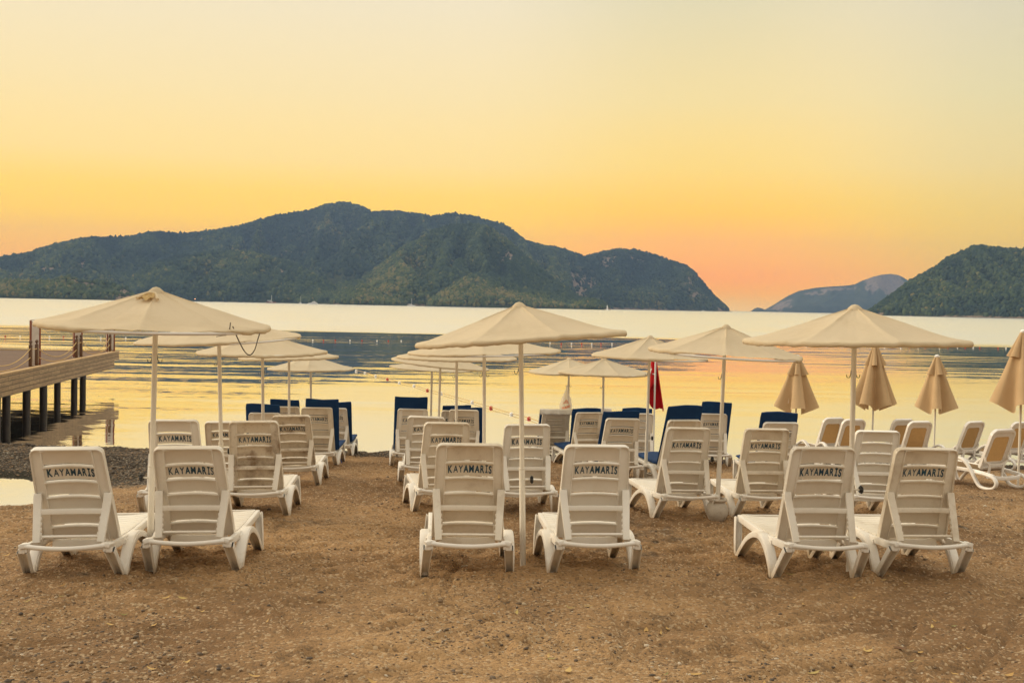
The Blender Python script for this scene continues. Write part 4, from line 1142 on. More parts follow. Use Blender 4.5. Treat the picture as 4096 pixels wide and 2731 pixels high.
# ------------------------------------------------------------------ fixed parasols with canvas on a hoop
NR = 8
def canopy_mesh(seed, sl=None):
    """eight panels, slightly sagging, rolled over the hoop; sl = span of angles where the hem slipped up"""
    rg = random.Random(seed)
    na, nr = 192, 16
    V = np.zeros((nr+5, na, 3))
    ph = rg.uniform(0, 6)
    for i in range(na):
        a = 2*PI*i/na
        f = (a/(2*PI)*NR) % 1.0
        sagp = math.sin(PI*f)
        slip = 0.0
        if sl:
            da = (a-sl[0]+PI) % (2*PI)-PI
            slip = max(0.0, 1-(da/sl[1])**2)**0.6 if abs(da) < sl[1] else 0.0
        for j in range(nr):
            t = j/(nr-1)
            rr = 0.035+(1.0-0.035)*t
            dev = (f-0.5)*2*PI/NR
            te = rr*(1+(math.cos(dev)/math.cos(PI/NR)-1)*(1-float(sstep(0.72, 1.0, t))))
            z = 0.305*max(0.0, 1-te)**1.10 + 0.012
            z -= 0.012*sagp*math.sin(PI*t)**0.8
            z += 0.010*(vn(a*3.0+ph, t*4.0, seed)-0.5)*t + 0.010*math.sin(a*2+ph)*t
            z += 0.004*(vn(a*14+ph, t*9, seed+4)-0.5)
            rr *= 1-0.012*sagp*t
            z += 0.011*math.exp(-((min(f, 1-f))/0.035)**2)*(1-0.6*t)
            z += 0.011*(vn(a*11+ph, t*2.2+a*1.5, seed+14)-0.5)*t*t
            z += slip*0.008*t**5; rr *= 1-0.024*slip*t**5
            V[j, i] = (rr*math.cos(a), rr*math.sin(a), z)
        # hem: rolls round the hoop
        ro = 0.024*(1+0.28*(vn(a*20+ph, 0.3, seed+2)-0.5))
        bunch = 0.012*max(0, math.sin(a*2.0+ph))*(vn(a*40, 1.0, seed+8)-0.3)
        base = V[nr-1, i].copy()
        for k, (dr, dz) in enumerate(((0.016, -0.010), (0.020, -0.030), (0.008, -0.046), (-0.016, -0.046), (-0.030, -0.030))):
            q = (1-slip*0.95)
            rr = math.hypot(base[0], base[1])+dr*(ro/0.024)+bunch*0.5
            V[nr+k, i] = (rr*math.cos(a), rr*math.sin(a), base[2]+dz*(ro/0.024)*q-bunch*0.4)
    nrows = nr+5
    idx = np.arange(nrows*na).reshape(nrows, na)
    Fc = []
    for j in range(nrows-1):
        for i in range(na):
            k = (i+1) % na
            Fc.append((idx[j, i], idx[j, k], idx[j+1, k], idx[j+1, i]))
    vs = [tuple(p) for p in V.reshape(-1, 3)]
    # little cap on top
    b = len(vs); vs.append((0, 0, 0.330))
    fs = [tuple(int(q) for q in f) for f in Fc] + [(int(idx[0, i]), b, int(idx[0, (i+1) % na])) for i in range(na)]
    mb = MB(); mb.add(vs, fs)
    me = mb.mesh('canopy', M['canvas'], 0, 70, fix=False)
    return me

def parasol_meshes():
    P = {}
    P['canopy'] = [canopy_mesh(1, (-1.35, 0.72)), canopy_mesh(2, (-1.2, 0.6)), canopy_mesh(3), canopy_mesh(4, (-2.1, 0.95)), canopy_mesh(5)]
    mb = MB(); mb.tube([(0.984*math.cos(2*PI*k/64), 0.984*math.sin(2*PI*k/64), -0.016) for k in range(64)], 0.0145, 8, True)
    P['hoop'] = mb.mesh('hoop', M['hoop'], 0, 60)
    mb = MB(); mb.beam((0.03, 0, 0.225), (0.975, 0, -0.022), 0.014, 0.014, (0, 1, 0))
    P['rib'] = mb.mesh('rib', M['pole'], 0.002, 40)
    mb = MB(); mb.lathe([(0.04, 0.22), (0.048, 0.23), (0.048, 0.27), (0.03, 0.29), (0.012, 0.31)], 16)
    P['hub'] = mb.mesh('hub', M['pole'], 0, 40)
    mb = MB(); mb.tube(catmull([(0.024, 0, 0.06), (0.030, 0, 0.02), (0.045, 0, -0.015), (0.065, 0, -0.005), (0.068, 0, 0.028)], 5), 0.0045, 6)
    mb.box((0.019, -0.010, 0.03), (0.027, 0.010, 0.09))
    P['hook'] = mb.mesh('hook', M['iron'], 0, 50)
    mb = MB()
    for k in range(6):
        a = 2*PI*k/6; mb.sphere((0.085, 0.026*math.cos(a), 0.026*math.sin(a)), 0.011, 8, 6)
    vs = []
    mb.sweep([(0.070, 0, 0), (0.098, 0, 0)], [(0.027*math.cos(2*PI*k/12), 0.027*math.sin(2*PI*k/12)) for k in range(12)])
    P['knob'] = mb.mesh('knob', M['black'], 0, 40)
    mb = MB(); mb.tube([(0.02, 0, 0), (0.072, 0, 0)], 0.008, 8)
    P['knob_screw'] = mb.mesh('knob_screw', M['pole'], 0, 40)
    return P

PREF = {}
def parasol(P, i, base, toppx, wpx, apex_px, can, tilt, spin, knob, label, knob_z=0.72, joint=0.80):
    """base (x, y) on the ground; toppx pixel where the pole meets the hoop plane; wpx canopy width and apex height in photo px"""
    bx, by = base; bz = gz(bx, by)
    top = at(toppx[0], toppx[1], by)
    b = Vector((bx, by, bz)); ax = (top-b); hgt = ax.length
    r = empty('parasol', b); r.rotation_mode = 'XYZ'
    q = Vector((0, 0, 1)).rotation_difference(ax.normalized())
    r.rotation_euler = q.to_euler()
    tag(r, label, 'parasol', 'cream canvas parasols on the beach')
    rad = wpx/2*by/F*0.955
    mb = MB(); mb.tube([(0, 0, joint-0.05), (0, 0, hgt+0.25*rad)], 0.0215, 14); mb.build('pole', M['pole'], r, 0, 40)
    mb = MB(); mb.tube([(0, 0, -0.25), (0, 0, joint)], 0.0265, 14); mb.tube([(0, 0, joint-0.012), (0, 0, joint+0.004)], 0.0285, 14)
    mb.build('sleeve', M['pole'], r, 0.001, 40)
    def put(nm, me, par=r, zrot=0.0, sc=None):
        o = link_mesh(nm, me, None, par); o.location = (0, 0, hgt); o.rotation_euler = (Euler((R(tilt[0]), R(tilt[1]), 0)).to_matrix() @ Matrix.Rotation(zrot, 3, 'Z')).to_euler()
        o.scale = sc or (rad, rad, rad*apex_px); return o
    cn = put('canopy', P['canopy'][can], zrot=spin)
    mb = MB(); mb.lathe([(0.085, 0.262), (0.090, 0.272), (0.060, 0.312), (0.030, 0.338), (0.004, 0.345)], 20); cp = mb.mesh('top_cap', M['canvas'], 0, 60); put('top_cap', cp)
    put('hoop', P['hoop']); put('hub', P['hub'], sc=(rad, rad, rad*apex_px))
    for k in range(NR):
        o = put('rib', P['rib'])
        o.rotation_euler = (Euler((R(tilt[0]), R(tilt[1]), 0)).to_matrix() @ Matrix.Rotation(spin+2*PI*k/NR, 3, 'Z')).to_euler()
        o.scale = (rad, rad, rad*apex_px)
    for a in (PI,) if i % 2 else (PI, 0.2):
        o = link_mesh('hook', P['hook'], None, r); o.location = (0, 0, hgt-0.30); o.rotation_euler = (0, 0, a); o.scale = (0.85, 0.6, 0.6)
    o = link_mesh('knob_screw', P['knob_screw'], None, r); o.location = (0, 0, knob_z-0.02); o.rotation_euler = (0, 0, knob)
    k_ = link_mesh('knob', P['knob'], None, o)
    PREF[i] = (r, hgt, rad)
    return r

def gp(px, d):
    p = at(px, hor(px)+500, d); return (p.x, d)
def build_parasols():
    P = parasol_meshes()
    D = W/2352
    rows = [
     # base (px, d), rim pixel, width px, height factor, canopy, tilt, spin, knob dir, label
     (gp(604, 8.66), (622, 1300), 926, 1.0, 0, (1.5, 0.2), 0.2, PI, 'large cream parasol at the left front with a torn patch on top and chipped hoop'),
     (gp(893, 11.8), (876, 1352), 672, 0.8, 1, (2.5, -0.8), 0.6, 0.3, 'second cream parasol from the front in the left line, a cord hanging at its hoop'),
     (gp(1057, 14.7), (1050, 1409), 530, 0.95, 2, (0, 0.2), 0.1, PI, 'third cream parasol from the front in the left line'),
     (gp(1159, 18.1), (1156, 1428), 410, 0.95, 4, (0, -0.5), 0.4, 0, 'fourth cream parasol from the front in the left line'),
     (gp(1246, 21.2), (1243, 1473), 352, 0.95, 2, (0, 0.2), 0.9, 0, 'rearmost cream parasol of the left line, nearest the water'),
     (gp(2102, 9.15), (2083, 1352), 878, 1.0, 4, (-1.0, -2.6), 0.35, 0.0, 'large cream parasol at the front centre with a bunched hem on its right'),
     (gp(1942, 12.7), (1937, 1405), 632, 0.75, 1, (0.6, -0.8), 0.0, PI, 'second cream parasol from the front in the middle line'),
     (gp(1827, 15.7), (1827, 1429), 498, 0.8, 2, (0, 0.5), 0.7, PI, 'third cream parasol from the front in the middle line'),
     (gp(1752, 18.8), (1762, 1455), 410, 0.8, 4, (0, 5.0), 0.5, 0, 'cream parasol tilted down to the right in the middle line'),
     (gp(1722, 21.0), (1728, 1472), 350, 0.7, 2, (0, 2.0), 0.15, 0, 'rearmost cream parasol of the middle line, its left rim lowest'),
     (gp(3413, 8.85), (3417, 1364), 909, 0.98, 4, (-0.5, 0.0), 0.05, 0.0, 'large cream parasol at the right front, smooth canopy without tears'),
     (gp(2876, 12.12), (2898, 1410), 627, 1.10, 3, (1.5, 1.2), 0.6, PI, 'cream parasol standing in the larger clay pot, chipped hoop showing'),
     (gp(2586, 16.6), (2598, 1424), 482, 1.05, 1, (1.0, 0.6), 0.3, 0, 'cream parasol in front of the red flag, standing by the small clay pot'),
     (gp(2413, 20.4), (2414, 1490), 378, 0.95, 2, (0, 0.8), 0.25, 0, 'cream parasol near the water between the hanging bag and the red flag'),
     (gp(2273, 21.4), (2275, 1487), 330, 1.05, 4, (0, 0.4), 0.75, PI, 'cream parasol with a plastic bag hanging on its pole'),
    ]
    for i, q in enumerate(rows):
        parasol(P, i, *q)
    # cords at the first parasol's hoop, torn patch on its top
    r, hgt, rad = PREF[0]
    tm = worn('torn_yellow_patch', (0.50, 0.33, 0.13, 1), (0.30, 0.18, 0.06, 1), 0.9, 0.8, 18)
    mb = MB(); vs_ = []
    for jj in range(7):
        for ii in range(9):
            a_ = -1.75+0.42*ii/8+0.03*math.sin(jj*2); q_ = 0.17+0.13*jj/6+0.012*math.sin(ii*1.7)
            vs_.append((q_*rad*math.cos(a_), q_*rad*math.sin(a_), hgt+rad*(0.012+0.305*(1-q_)**1.1)+0.016+0.012*math.sin(ii*1.1+jj)))
    mb.add(vs_, [tuple(int(q) for q in f) for f in grid_faces(7, 9)])
    pt = mb.build('torn_patch', tm, r, 0, 60); pt['label'] = 'torn yellowish patch near the top'
    mb = MB(); mb.tube(catmull([(0.25*rad*math.cos(-1.95), 0.25*rad*math.sin(-1.95), hgt+rad*0.24), (0.15*rad*math.cos(-1.8), 0.15*rad*math.sin(-1.8), hgt+rad*0.285), (0.15*rad*math.cos(-1.3), 0.15*rad*math.sin(-1.3), hgt+rad*0.285), (0.28*rad*math.cos(-1.2), 0.28*rad*math.sin(-1.2), hgt+rad*0.235)], 5), 0.012, 8)
    mb.build('raised_fold', M['canvas'], r, 0, 60)
    def w(px, py, d): return at(px, py, d)
    mb = MB(); d0 = 8.25
    pts = catmull([w(931, 1305, d0), w(947, 1345, d0), w(975, 1400, d0), w(998, 1420, d0), w(1018, 1400, d0+0.1), w(1032, 1355, d0+0.2), w(1043, 1320, d0+0.3)], 8)
    mb.tube(pts, 0.0048, 8)
    tag(mb.build('cord', M['cord'], None, 0, 50), 'dark braided cord hanging in a loop from the large left parasol hoop', 'cord')
    mb = MB()
    pts = catmull([w(922, 1290, 8.2), w(918, 1318, 8.2), w(908, 1338, 8.6), w(890, 1342, 9.6), w(866, 1346, 10.8)], 8)
    mb.tube(pts, 0.0045, 8)
    tag(mb.build('cord', M['cord'], None, 0, 50), 'dark cord stretched from the large left parasol to the pole behind', 'cord')

# ------------------------------------------------------------------ clay pots, flag, bag
def build_pots():
    for (px, d, s, label) in ((2876, 12.12, 1.0, 'larger whitish clay pot with a thick rim, at the parasol foot in the second row'),
                              (2610, 16.3, 0.72, 'small whitish clay pot with a dark strap, by the third row lounger')):
        x, y = gp(px, d); z = gz(x, y)
        r = empty('clay_pot', (x, y, z-0.03)); tag(r, label, 'pot', 'clay pots at the parasol feet')
        mb = MB()
        mb.lathe([(q*s, h*s) for q, h in ((0.062, 0), (0.098, 0.04), (0.126, 0.10), (0.130, 0.15), (0.112, 0.205), (0.090, 0.235), (0.092, 0.26), (0.080, 0.262), (0.078, 0.235), (0.098, 0.19), (0.1, 0.15), (0.06, 0.12))], 28)
        body = mb.build('body', M['clay'], r, 0, 50)
        mb = MB(); mb.tube([(0.096*s*math.cos(2*PI*k/32), 0.096*s*math.sin(2*PI*k/32), 0.266*s) for k in range(32)], 0.018*s, 10, True)
        mb.build('rim', M['clay'], r, 0, 60)
        mb = MB(); mb.lathe([(0.080*s, 0.20*s), (0.074*s, 0.235*s)], 20); mb.build('sand_fill', M['sand'], r, 0, 30)

def build_flag():
    x, y = gp(2615, 21.0); z = gz(x, y)
    r = empty('flag', (x, y, z)); tag(r, 'red flag with white crescent and star hanging limp on a white pole', 'flag')
    mb = MB(); mb.tube([(0, 0, -0.3), (0, 0, 2.30)], 0.017, 10); mb.lathe([(0.006, 2.30), (0.03, 2.32), (0.03, 2.35), (0.006, 2.37)], 12)
    mb.build('pole', M['white'], r, 0, 50)
    # limp cloth: vertical folds gathered by the pole; u along the hoist-to-fly, v down
    top = 2.28
    nu, nv = 60, 34
    def cloth(u, v):
        # u 0..1 hoist to fly, v 0..1 top to bottom; the fly corner sinks under its weight
        g = 0.05+0.95*v
        xx = -0.030+0.135*math.sin(u*8.5+0.6)*(0.35+0.65*v)*(0.5+0.5*u) + (0.085*u-0.02)*v
        yy = 0.085+0.06*math.cos(u*8.5+0.6)*(0.4+0.6*v) + 0.03*u
        zz = top - v*(0.74+0.16*math.sin(u*8.5+2.2)) - 0.50*u*(0.2+0.8*v)
        q_ = max(0.0, (u-0.78)/0.22)*v
        return Vector((xx+0.10*q_, yy, zz-0.20*q_))
    vs = [cloth(i/(nu-1), j/(nv-1)) for j in range(nv) for i in range(nu)]
    mb = MB(); mb.add(vs, [tuple(int(q) for q in f) for f in grid_faces(nv, nu)])
    o = mb.build('cloth', M['red'], r, 0, 60)
    # crescent and star printed on the cloth
    def emb(cu, cv, shape):
        bm = MB(); pts = []
        for (a, b) in shape:
            p = cloth(cu+a*0.66, cv+b)
            pts.append(p)
        return pts
    def patch(nm, rows):
        m_ = MB(); n = len(rows[0]); vs = []
        for row in rows:
            for (a, b) in row:
                e = 0.01
                p = cloth(a, b); nn = (cloth(a+e, b)-cloth(a-e, b)).cross(cloth(a, b+e)-cloth(a, b-e)).normalized()
                vs.append(p-nn*0.004)
        b_ = len(vs); m_.add(vs, [tuple(int(q) for q in f) for f in grid_faces(len(rows), n)])
        vs2 = []
        for row in rows:
            for (a, b) in row:
                e = 0.01
                p = cloth(a, b); nn = (cloth(a+e, b)-cloth(a-e, b)).cross(cloth(a, b+e)-cloth(a, b-e)).normalized()
                vs2.append(p+nn*0.004)
        m_.add(vs2, [tuple(int(q) for q in f) for f in grid_faces(len(rows), n)])
        m_.build(nm, M['white'], o, 0, 60)
    outer, inner = [], []
    for k in range(41):
        a = R(42)+k*R(276)/40
        outer.append((0.225+0.165*math.cos(a), 0.5+0.25*math.sin(a)))
        a2 = R(52)+k*R(256)/40
        inner.append((0.262+0.132*math.cos(a2), 0.5+0.20*math.sin(a2)))
    patch('crescent', [outer, inner])
    st = []
    for k in range(11):
        a = PI+k*PI/5; rr = 1.0 if k % 2 == 0 else 0.40
        st.append((0.43+0.07*rr*math.cos(a), 0.5+0.106*rr*math.sin(a)))
    patch('star', [st, [(0.43, 0.5)]*11])

def build_bag():
    r0, hgt, rad = PREF[14]
    x, y = gp(2263, 21.2)
    top = at(2273, 1540, 21.25)
    r = empty('plastic_bag', (top.x-0.0, y-0.02, top.z)); tag(r, 'thin white plastic bag with orange print hanging from a parasol pole', 'bag')
    prof = [(0.010, 0.0), (0.018, -0.08), (0.045, -0.16), (0.085, -0.28), (0.115, -0.40), (0.118, -0.48), (0.09, -0.55), (0.03, -0.575), (0.002, -0.575)]
    mb = MB(); na = 28; vs = []
    for (q, z) in prof:
        for k in range(na):
            a = 2*PI*k/na
            w_ = 1+0.16*math.sin(a*5+z*18)+0.08*math.sin(a*11-z*30)
            vs.append((q*w_*math.cos(a)-0.03-0.10*q, q*w_*0.7*math.sin(a), z+0.012*math.sin(a*3)))
    fs = []
    for j in range(len(prof)-1):
        for k in range(na):
            l = (k+1) % na; fs.append((j*na+k, j*na+l, (j+1)*na+l, (j+1)*na+k))
    mb.add(vs, fs)
    m, nt, b = nmat('thin_bag_film')
    b.inputs['Base Color'].default_value = (0.8, 0.72, 0.62, 1); b.inputs['Roughness'].default_value = 0.35
    tr = N(nt, 'ShaderNodeBsdfTransparent'); mx = N(nt, 'ShaderNodeMixShader'); mx.inputs[0].default_value = 0.55
    tl = N(nt, 'ShaderNodeBsdfTranslucent'); tl.inputs['Color'].default_value = (0.8, 0.72, 0.62, 1)
    m2 = N(nt, 'ShaderNodeMixShader'); m2.inputs[0].default_value = 0.5
    L(nt, tl.outputs[0], m2.inputs[1]); L(nt, b.outputs[0], m2.inputs[2])
    L(nt, tr.outputs[0], mx.inputs[1]); L(nt, m2.outputs[0], mx.inputs[2]); L(nt, mx.outputs[0], nt.nodes['Material Output'].inputs[0])
    body = mb.build('film', m, r, 0, 70)
    mp = worn('orange_print', (0.75, 0.13, 0.03, 1), (0.75, 0.25, 0.03, 1), 0.5, 0.8, 20)
    cu = bpy.data.curves.new('glyph', 'FONT'); cu.body = 'TURSO'; cu.size = 0.062; cu.offset = 0.003
    ob = bpy.data.objects.new('glyph', cu); COL.objects.link(ob)
    dg = bpy.context.evaluated_depsgraph_get(); dg.update()
    me = bpy.data.meshes.new_from_object(ob.evaluated_get(dg)); bpy.data.objects.remove(ob); bpy.data.curves.remove(cu)
    xs_ = [v.co.x for v in me.vertices]; wdt = max(xs_)-min(xs_)
    me.materials.clear(); me.materials.append(mp)
    for v in me.vertices:
        u = (v.co.x-min(xs_))/wdt-0.5
        v.co = Vector((u*0.17-0.045, -0.094-0.01+0.10*u*u, -0.455+v.co.y+0.06*u))
    link_mesh('printed_word', me, None, r)
    mb = MB()
    for k in range(3):
        mb.sweep(catmull([(-0.10+0.02*k, -0.082-0.004*k, -0.36+0.025*k), (-0.045, -0.092, -0.34+0.025*k), (0.01-0.01*k, -0.085, -0.35+0.02*k)], 4), [(-0.006,-0.001),(0.006,-0.001),(0.006,0.001),(-0.006,0.001)], (0, 0, 1))
    mb.build('printed_emblem', mp, r, 0, 40)

# ------------------------------------------------------------------ folded parasols
def build_folded():
    def cloth(seed, top_r, bot_r, z0, z1, folds, flare=1.0):
        rg = random.Random(seed); na, nz = 120, 26
        ph = rg.uniform(0, 6); vs = []
        for j in range(nz):
            t = j/(nz-1)
            z = z1+(z0-z1)*t
            rr = top_r+(bot_r-top_r)*(t**0.9)
            for i in range(na):
                a = 2*PI*i/na
                f = math.cos(a*folds+ph+0.5*math.sin(a*2+seed))
                f = math.copysign(abs(f)**0.55, f)
                amp = (0.14+0.36*t)
                r_ = rr*(1+amp*f*(0.75+0.5*vn(a*1.3, seed*1.1, seed)))
                zz = z - 0.035*flare*(1-f)*t**3*1.5*(bot_r/0.2)
                vs.append((r_*math.cos(a), r_*math.sin(a), zz))
        fs = []
        for j in range(nz-1):
            for i in range(na):
                k = (i+1) % na; fs.append((j*na+i, (j+1)*na+i, (j+1)*na+k, j*na+k))
        mb = MB(); mb.add(vs, fs)
        return mb.mesh('cloth', M['canvas_closed'], 0, 70)
    rows = [(3181, 22.0, 1424, 1632, 140, 'folded beige parasol behind the right front lounger, leftmost and widest-skirted', 1),
            (3489, 21.5, 1376, 1618, 140, 'taller folded beige parasol behind the large right parasol pole', 2),
            (3737, 22.2, 1423, 1634, 130, 'folded beige parasol standing behind two loungers with brown woven backs', 3),
            (4078, 17.6, 1324, 1618, 190, 'largest folded beige parasol at the right edge of the photo', 4)]
    for (px, d, y0, y1, wp, label, sd) in rows:
        x, y = gp(px, d); z = gz(x, y)
        tz = at(px, y0, d).z - z; bz_ = at(px, y1, d).z - z
        r = empty('folded_parasol', (x, y, z)); tag(r, label, 'folded parasol', 'folded beige parasols')
        mb = MB(); mb.tube([(0, 0, -0.4), (0, 0, tz-0.02)], 0.019, 12); mb.build('pole', M['pole'], r, 0, 40)
        h = tz-bz_; br = wp/2*d/F*0.84
        link_mesh('cloth', cloth(sd, 0.045, br, bz_+0.04, tz-0.035, 4 if sd != 2 else 5), None, r)
        link_mesh('vent', cloth(sd+10, 0.040, br*0.52, tz-h*0.34, tz-0.012, 5, 0.6), None, r)
        mb = MB(); mb.lathe([(0.045, tz-0.03), (0.052, tz-0.015), (0.05, tz+0.005), (0.03, tz+0.022), (0.008, tz+0.03)], 16); mb.build('top_cap', M['white'], r, 0, 40)
        mb = MB()
        for k in range(8):
            a = 2*PI*k/8+0.2; mb.beam((0.03*math.cos(a), 0.03*math.sin(a), tz-0.06), (br*0.6*math.cos(a), br*0.6*math.sin(a), bz_+0.10), 0.01, 0.01, (math.sin(a), -math.cos(a), 0))
        mb.build('rib_bundle', M['pole'], r, 0, 40)

# ------------------------------------------------------------------ resin loungers with woven backs
def resin_meshes():
    Q = {}
    A2 = R(66); ey, ez = -math.cos(A2), math.sin(A2); by, bz = 0.42, 0.30
    def p2(u, v, n): return Vector((u, by+ey*v-ez*n, bz+ez*v+ey*n))
    def rrect(hw0, hw1, v0, v1, rc, n=8, bulge=0.0):
        o = []
        for (sx_, vv, a0, rr) in ((1, v0, -90, rc*0.6), (1, v1, 0, rc), (-1, v1, 90, rc), (-1, v0, 180, rc*0.6)):
            hw = hw0 if vv == v0 else hw1
            cx = sx_*(hw-rr); cv = vv+rr if vv == v0 else vv-rr
            for k in range(n+1):
                a = R(a0+90*k/n); u = cx+rr*math.cos(a); v = cv+rr*math.sin(a)
                o.append((u, v))
        if bulge:
            o = [(u, v+(bulge*(1-(u/hw1)**2) if v > (v0+v1)/2 else 0)) for u, v in o]
        return o
    out_ = rrect(0.275, 0.262, 0.0, 0.70, 0.10, 8, 0.02)
    inn = rrect(0.185, 0.172, 0.13, 0.575, 0.05, 8, 0.012)
    m = len(out_)
    mb = MB(); vs = []
    for (u, v), (a, b) in zip(out_, inn):
        mu, mv = u+(a-u)*0.28, v+(b-v)*0.28
        m2u, m2v = u+(a-u)*0.36, v+(b-v)*0.36
        for (x_, y_, n_) in ((u, v, -0.035), (u, v, 0.018), (mu, mv, 0.022), (m2u, m2v, 0.004), (a, b, 0.002), (a, b, -0.018)):
            vs.append(p2(x_, y_, n_))
    fs = []
    for i in range(m):
        j = (i+1) % m
        for q in range(6):
            r = (q+1) % 6
            fs.append((i*6+q, i*6+r, j*6+r, j*6+q))
    mb.add(vs, fs); Q['back_frame'] = mb.mesh('back_frame', M['nardi'], 0, 40)
    mb = MB()
    vs = [p2(u*1.01, v, -0.008) for u, v in inn]; mb.add(vs, [tuple(range(m))])
    Q['woven_back'] = mb.mesh('woven_back', M['textile'], 0, 30)
    mb = MB()
    a = [p2(-0.255, 0.235, 0.02), p2(-0.235, 0.16, 0.05), p2(-0.13, 0.115, 0.065), p2(0, 0.105, 0.068), p2(0.13, 0.115, 0.065), p2(0.235, 0.16, 0.05), p2(0.255, 0.235, 0.02)]
    mb.sweep(catmull(a, 5), [(-0.016,-0.012),(0.016,-0.012),(0.016,0.012),(-0.016,0.012)], None)
    for s in (-1, 1):
        mb.sweep(catmull([p2(s*0.16, 0.12, 0.07), p2(s*0.15, 0.02, 0.10), p2(s*0.17, -0.09, 0.13), Vector((s*0.20, 0.16, 0.20))], 4), [(-0.022,-0.010),(0.022,-0.010),(0.022,0.010),(-0.022,0.010)], (1, 0, 0))
    Q['back_prop'] = mb.mesh('back_prop', M['nardi'], 0.003, 40)
    mb = MB()
    pts = catmull([(-0.31, 0.12, 0.205), (-0.2, 0.07, 0.185), (0, 0.05, 0.178), (0.2, 0.07, 0.185), (0.31, 0.12, 0.205)], 5)
    mb.sweep(pts, [(-0.03,-0.014),(0.03,-0.014),(0.03,0.014),(-0.03,0.014)], (0, 0, 1))
    for s in (-1, 1):
        mb.sweep(catmull([(s*0.30, 0.10, 0.215), (s*0.30, 0.45, 0.265), (s*0.30, 0.95, 0.29), (s*0.29, 1.45, 0.32)], 5), [(-0.02,-0.028),(0.02,-0.028),(0.02,0.028),(-0.02,0.028)], (1, 0, 0))
    mb.sweep([(-0.29, 1.45, 0.32), (0, 1.48, 0.32), (0.29, 1.45, 0.32)], [(-0.028,-0.018),(0.028,-0.018),(0.028,0.018),(-0.028,0.018)], (0, 0, 1))
    Q['frame'] = mb.mesh('frame', M['nardi'], 0.005, 40)
    mb = MB()
    mb.sweep([(0, 0.42, 0.285), (0, 0.95, 0.30), (0, 1.43, 0.335)], [(-0.27,-0.004),(0.27,-0.004),(0.27,0.004),(-0.27,0.004)], (1, 0, 0))
    Q['woven_seat'] = mb.mesh('woven_seat', M['textile'], 0, 40)
    for s in (-1, 1):
        mb = MB(); x = s*0.335
        path = catmull([(x, 0.42, 0.255), (x, 0.24, 0.235), (x, 0.08, 0.195), (x, 0.02, 0.11), (x, 0.08, 0.03), (x, 0.22, 0.012), (x, 0.36, 0.05), (x, 0.47, 0.20), (x, 0.60, 0.38), (x, 0.74, 0.455), (x, 0.90, 0.40), (x, 1.08, 0.27), (x, 1.28, 0.10), (x, 1.36, 0.01)], 6)
        sec = [(0.033*math.copysign(abs(math.cos(a))**0.6, math.cos(a)), 0.024*math.copysign(abs(math.sin(a))**0.6, math.sin(a))) for a in [2*PI*k/12 for k in range(12)]]
        mb.sweep(path, sec, (1, 0, 0))
        Q['side_loop%+d' % s] = mb.mesh('side_loop', M['nardi'], 0, 50)
        mb = MB()
        mb.sweep(catmull([(s*0.30, 1.44, 0.30), (s*0.315, 1.46, 0.16), (s*0.33, 1.42, 0.0)], 4), sec, (1, 0, 0))
        Q['leg%+d' % s] = mb.mesh('leg', M['nardi'], 0, 50)
    return Q

def build_resin():
    Q = resin_meshes()
    rows = [(3361, 21.2, 20, 'white resin lounger with brown woven back, leftmost of the right cluster'),
            (3440, 20.4, 16, 'white resin lounger with brown woven back, crossed by the large right parasol pole'),
            (3640, 21.2, 18, 'white resin lounger half hidden by its neighbour below the third folded parasol'),
            (3707, 19.9, 14, 'white resin lounger with a full brown woven back showing below the third folded parasol'),
            (3934, 20.6, 26, 'white resin lounger with brown woven back left of the nearest resin lounger'),
            (4058, 16.7, 24, 'nearest white resin lounger with brown woven back, cut by the right edge'),
            (4120, 20.8, 20, 'white resin lounger behind the largest folded parasol at the right edge')]
    for (px, d, yaw, label) in rows:
        x, y = gp(px, d); z = gz(x, y)
        r = empty('resin_lounger', (x, y, z-0.015)); r.rotation_euler = Euler((-math.atan(SL)*0.8, 0, R(yaw)), 'XYZ')
        tag(r, label, 'sun lounger', 'resin loungers with woven backs at the right')
        for k, nm in (('back_frame', 'back_frame'), ('woven_back', 'woven_back'), ('back_prop', 'back_prop'), ('frame', 'frame'), ('woven_seat', 'woven_seat'),
                      ('side_loop-1', 'side_loop'), ('side_loop+1', 'side_loop'), ('leg-1', 'leg'), ('leg+1', 'leg')):
            link_mesh(nm, Q[k], None, r)

# ------------------------------------------------------------------ jetty
def uv_box(me):
    uv = me.uv_layers.new(name='UVMap')
    for p in me.polygons:
        n = p.normal
        for li in p.loop_indices:
            c = me.vertices[me.loops[li].vertex_index].co
            if abs(n.z) > 0.7: q = (c.x, c.y)
            elif abs(n.x) > 0.7: q = (c.y, c.z)
            else: q = (c.x, c.z)
            uv.data[li].uv = q

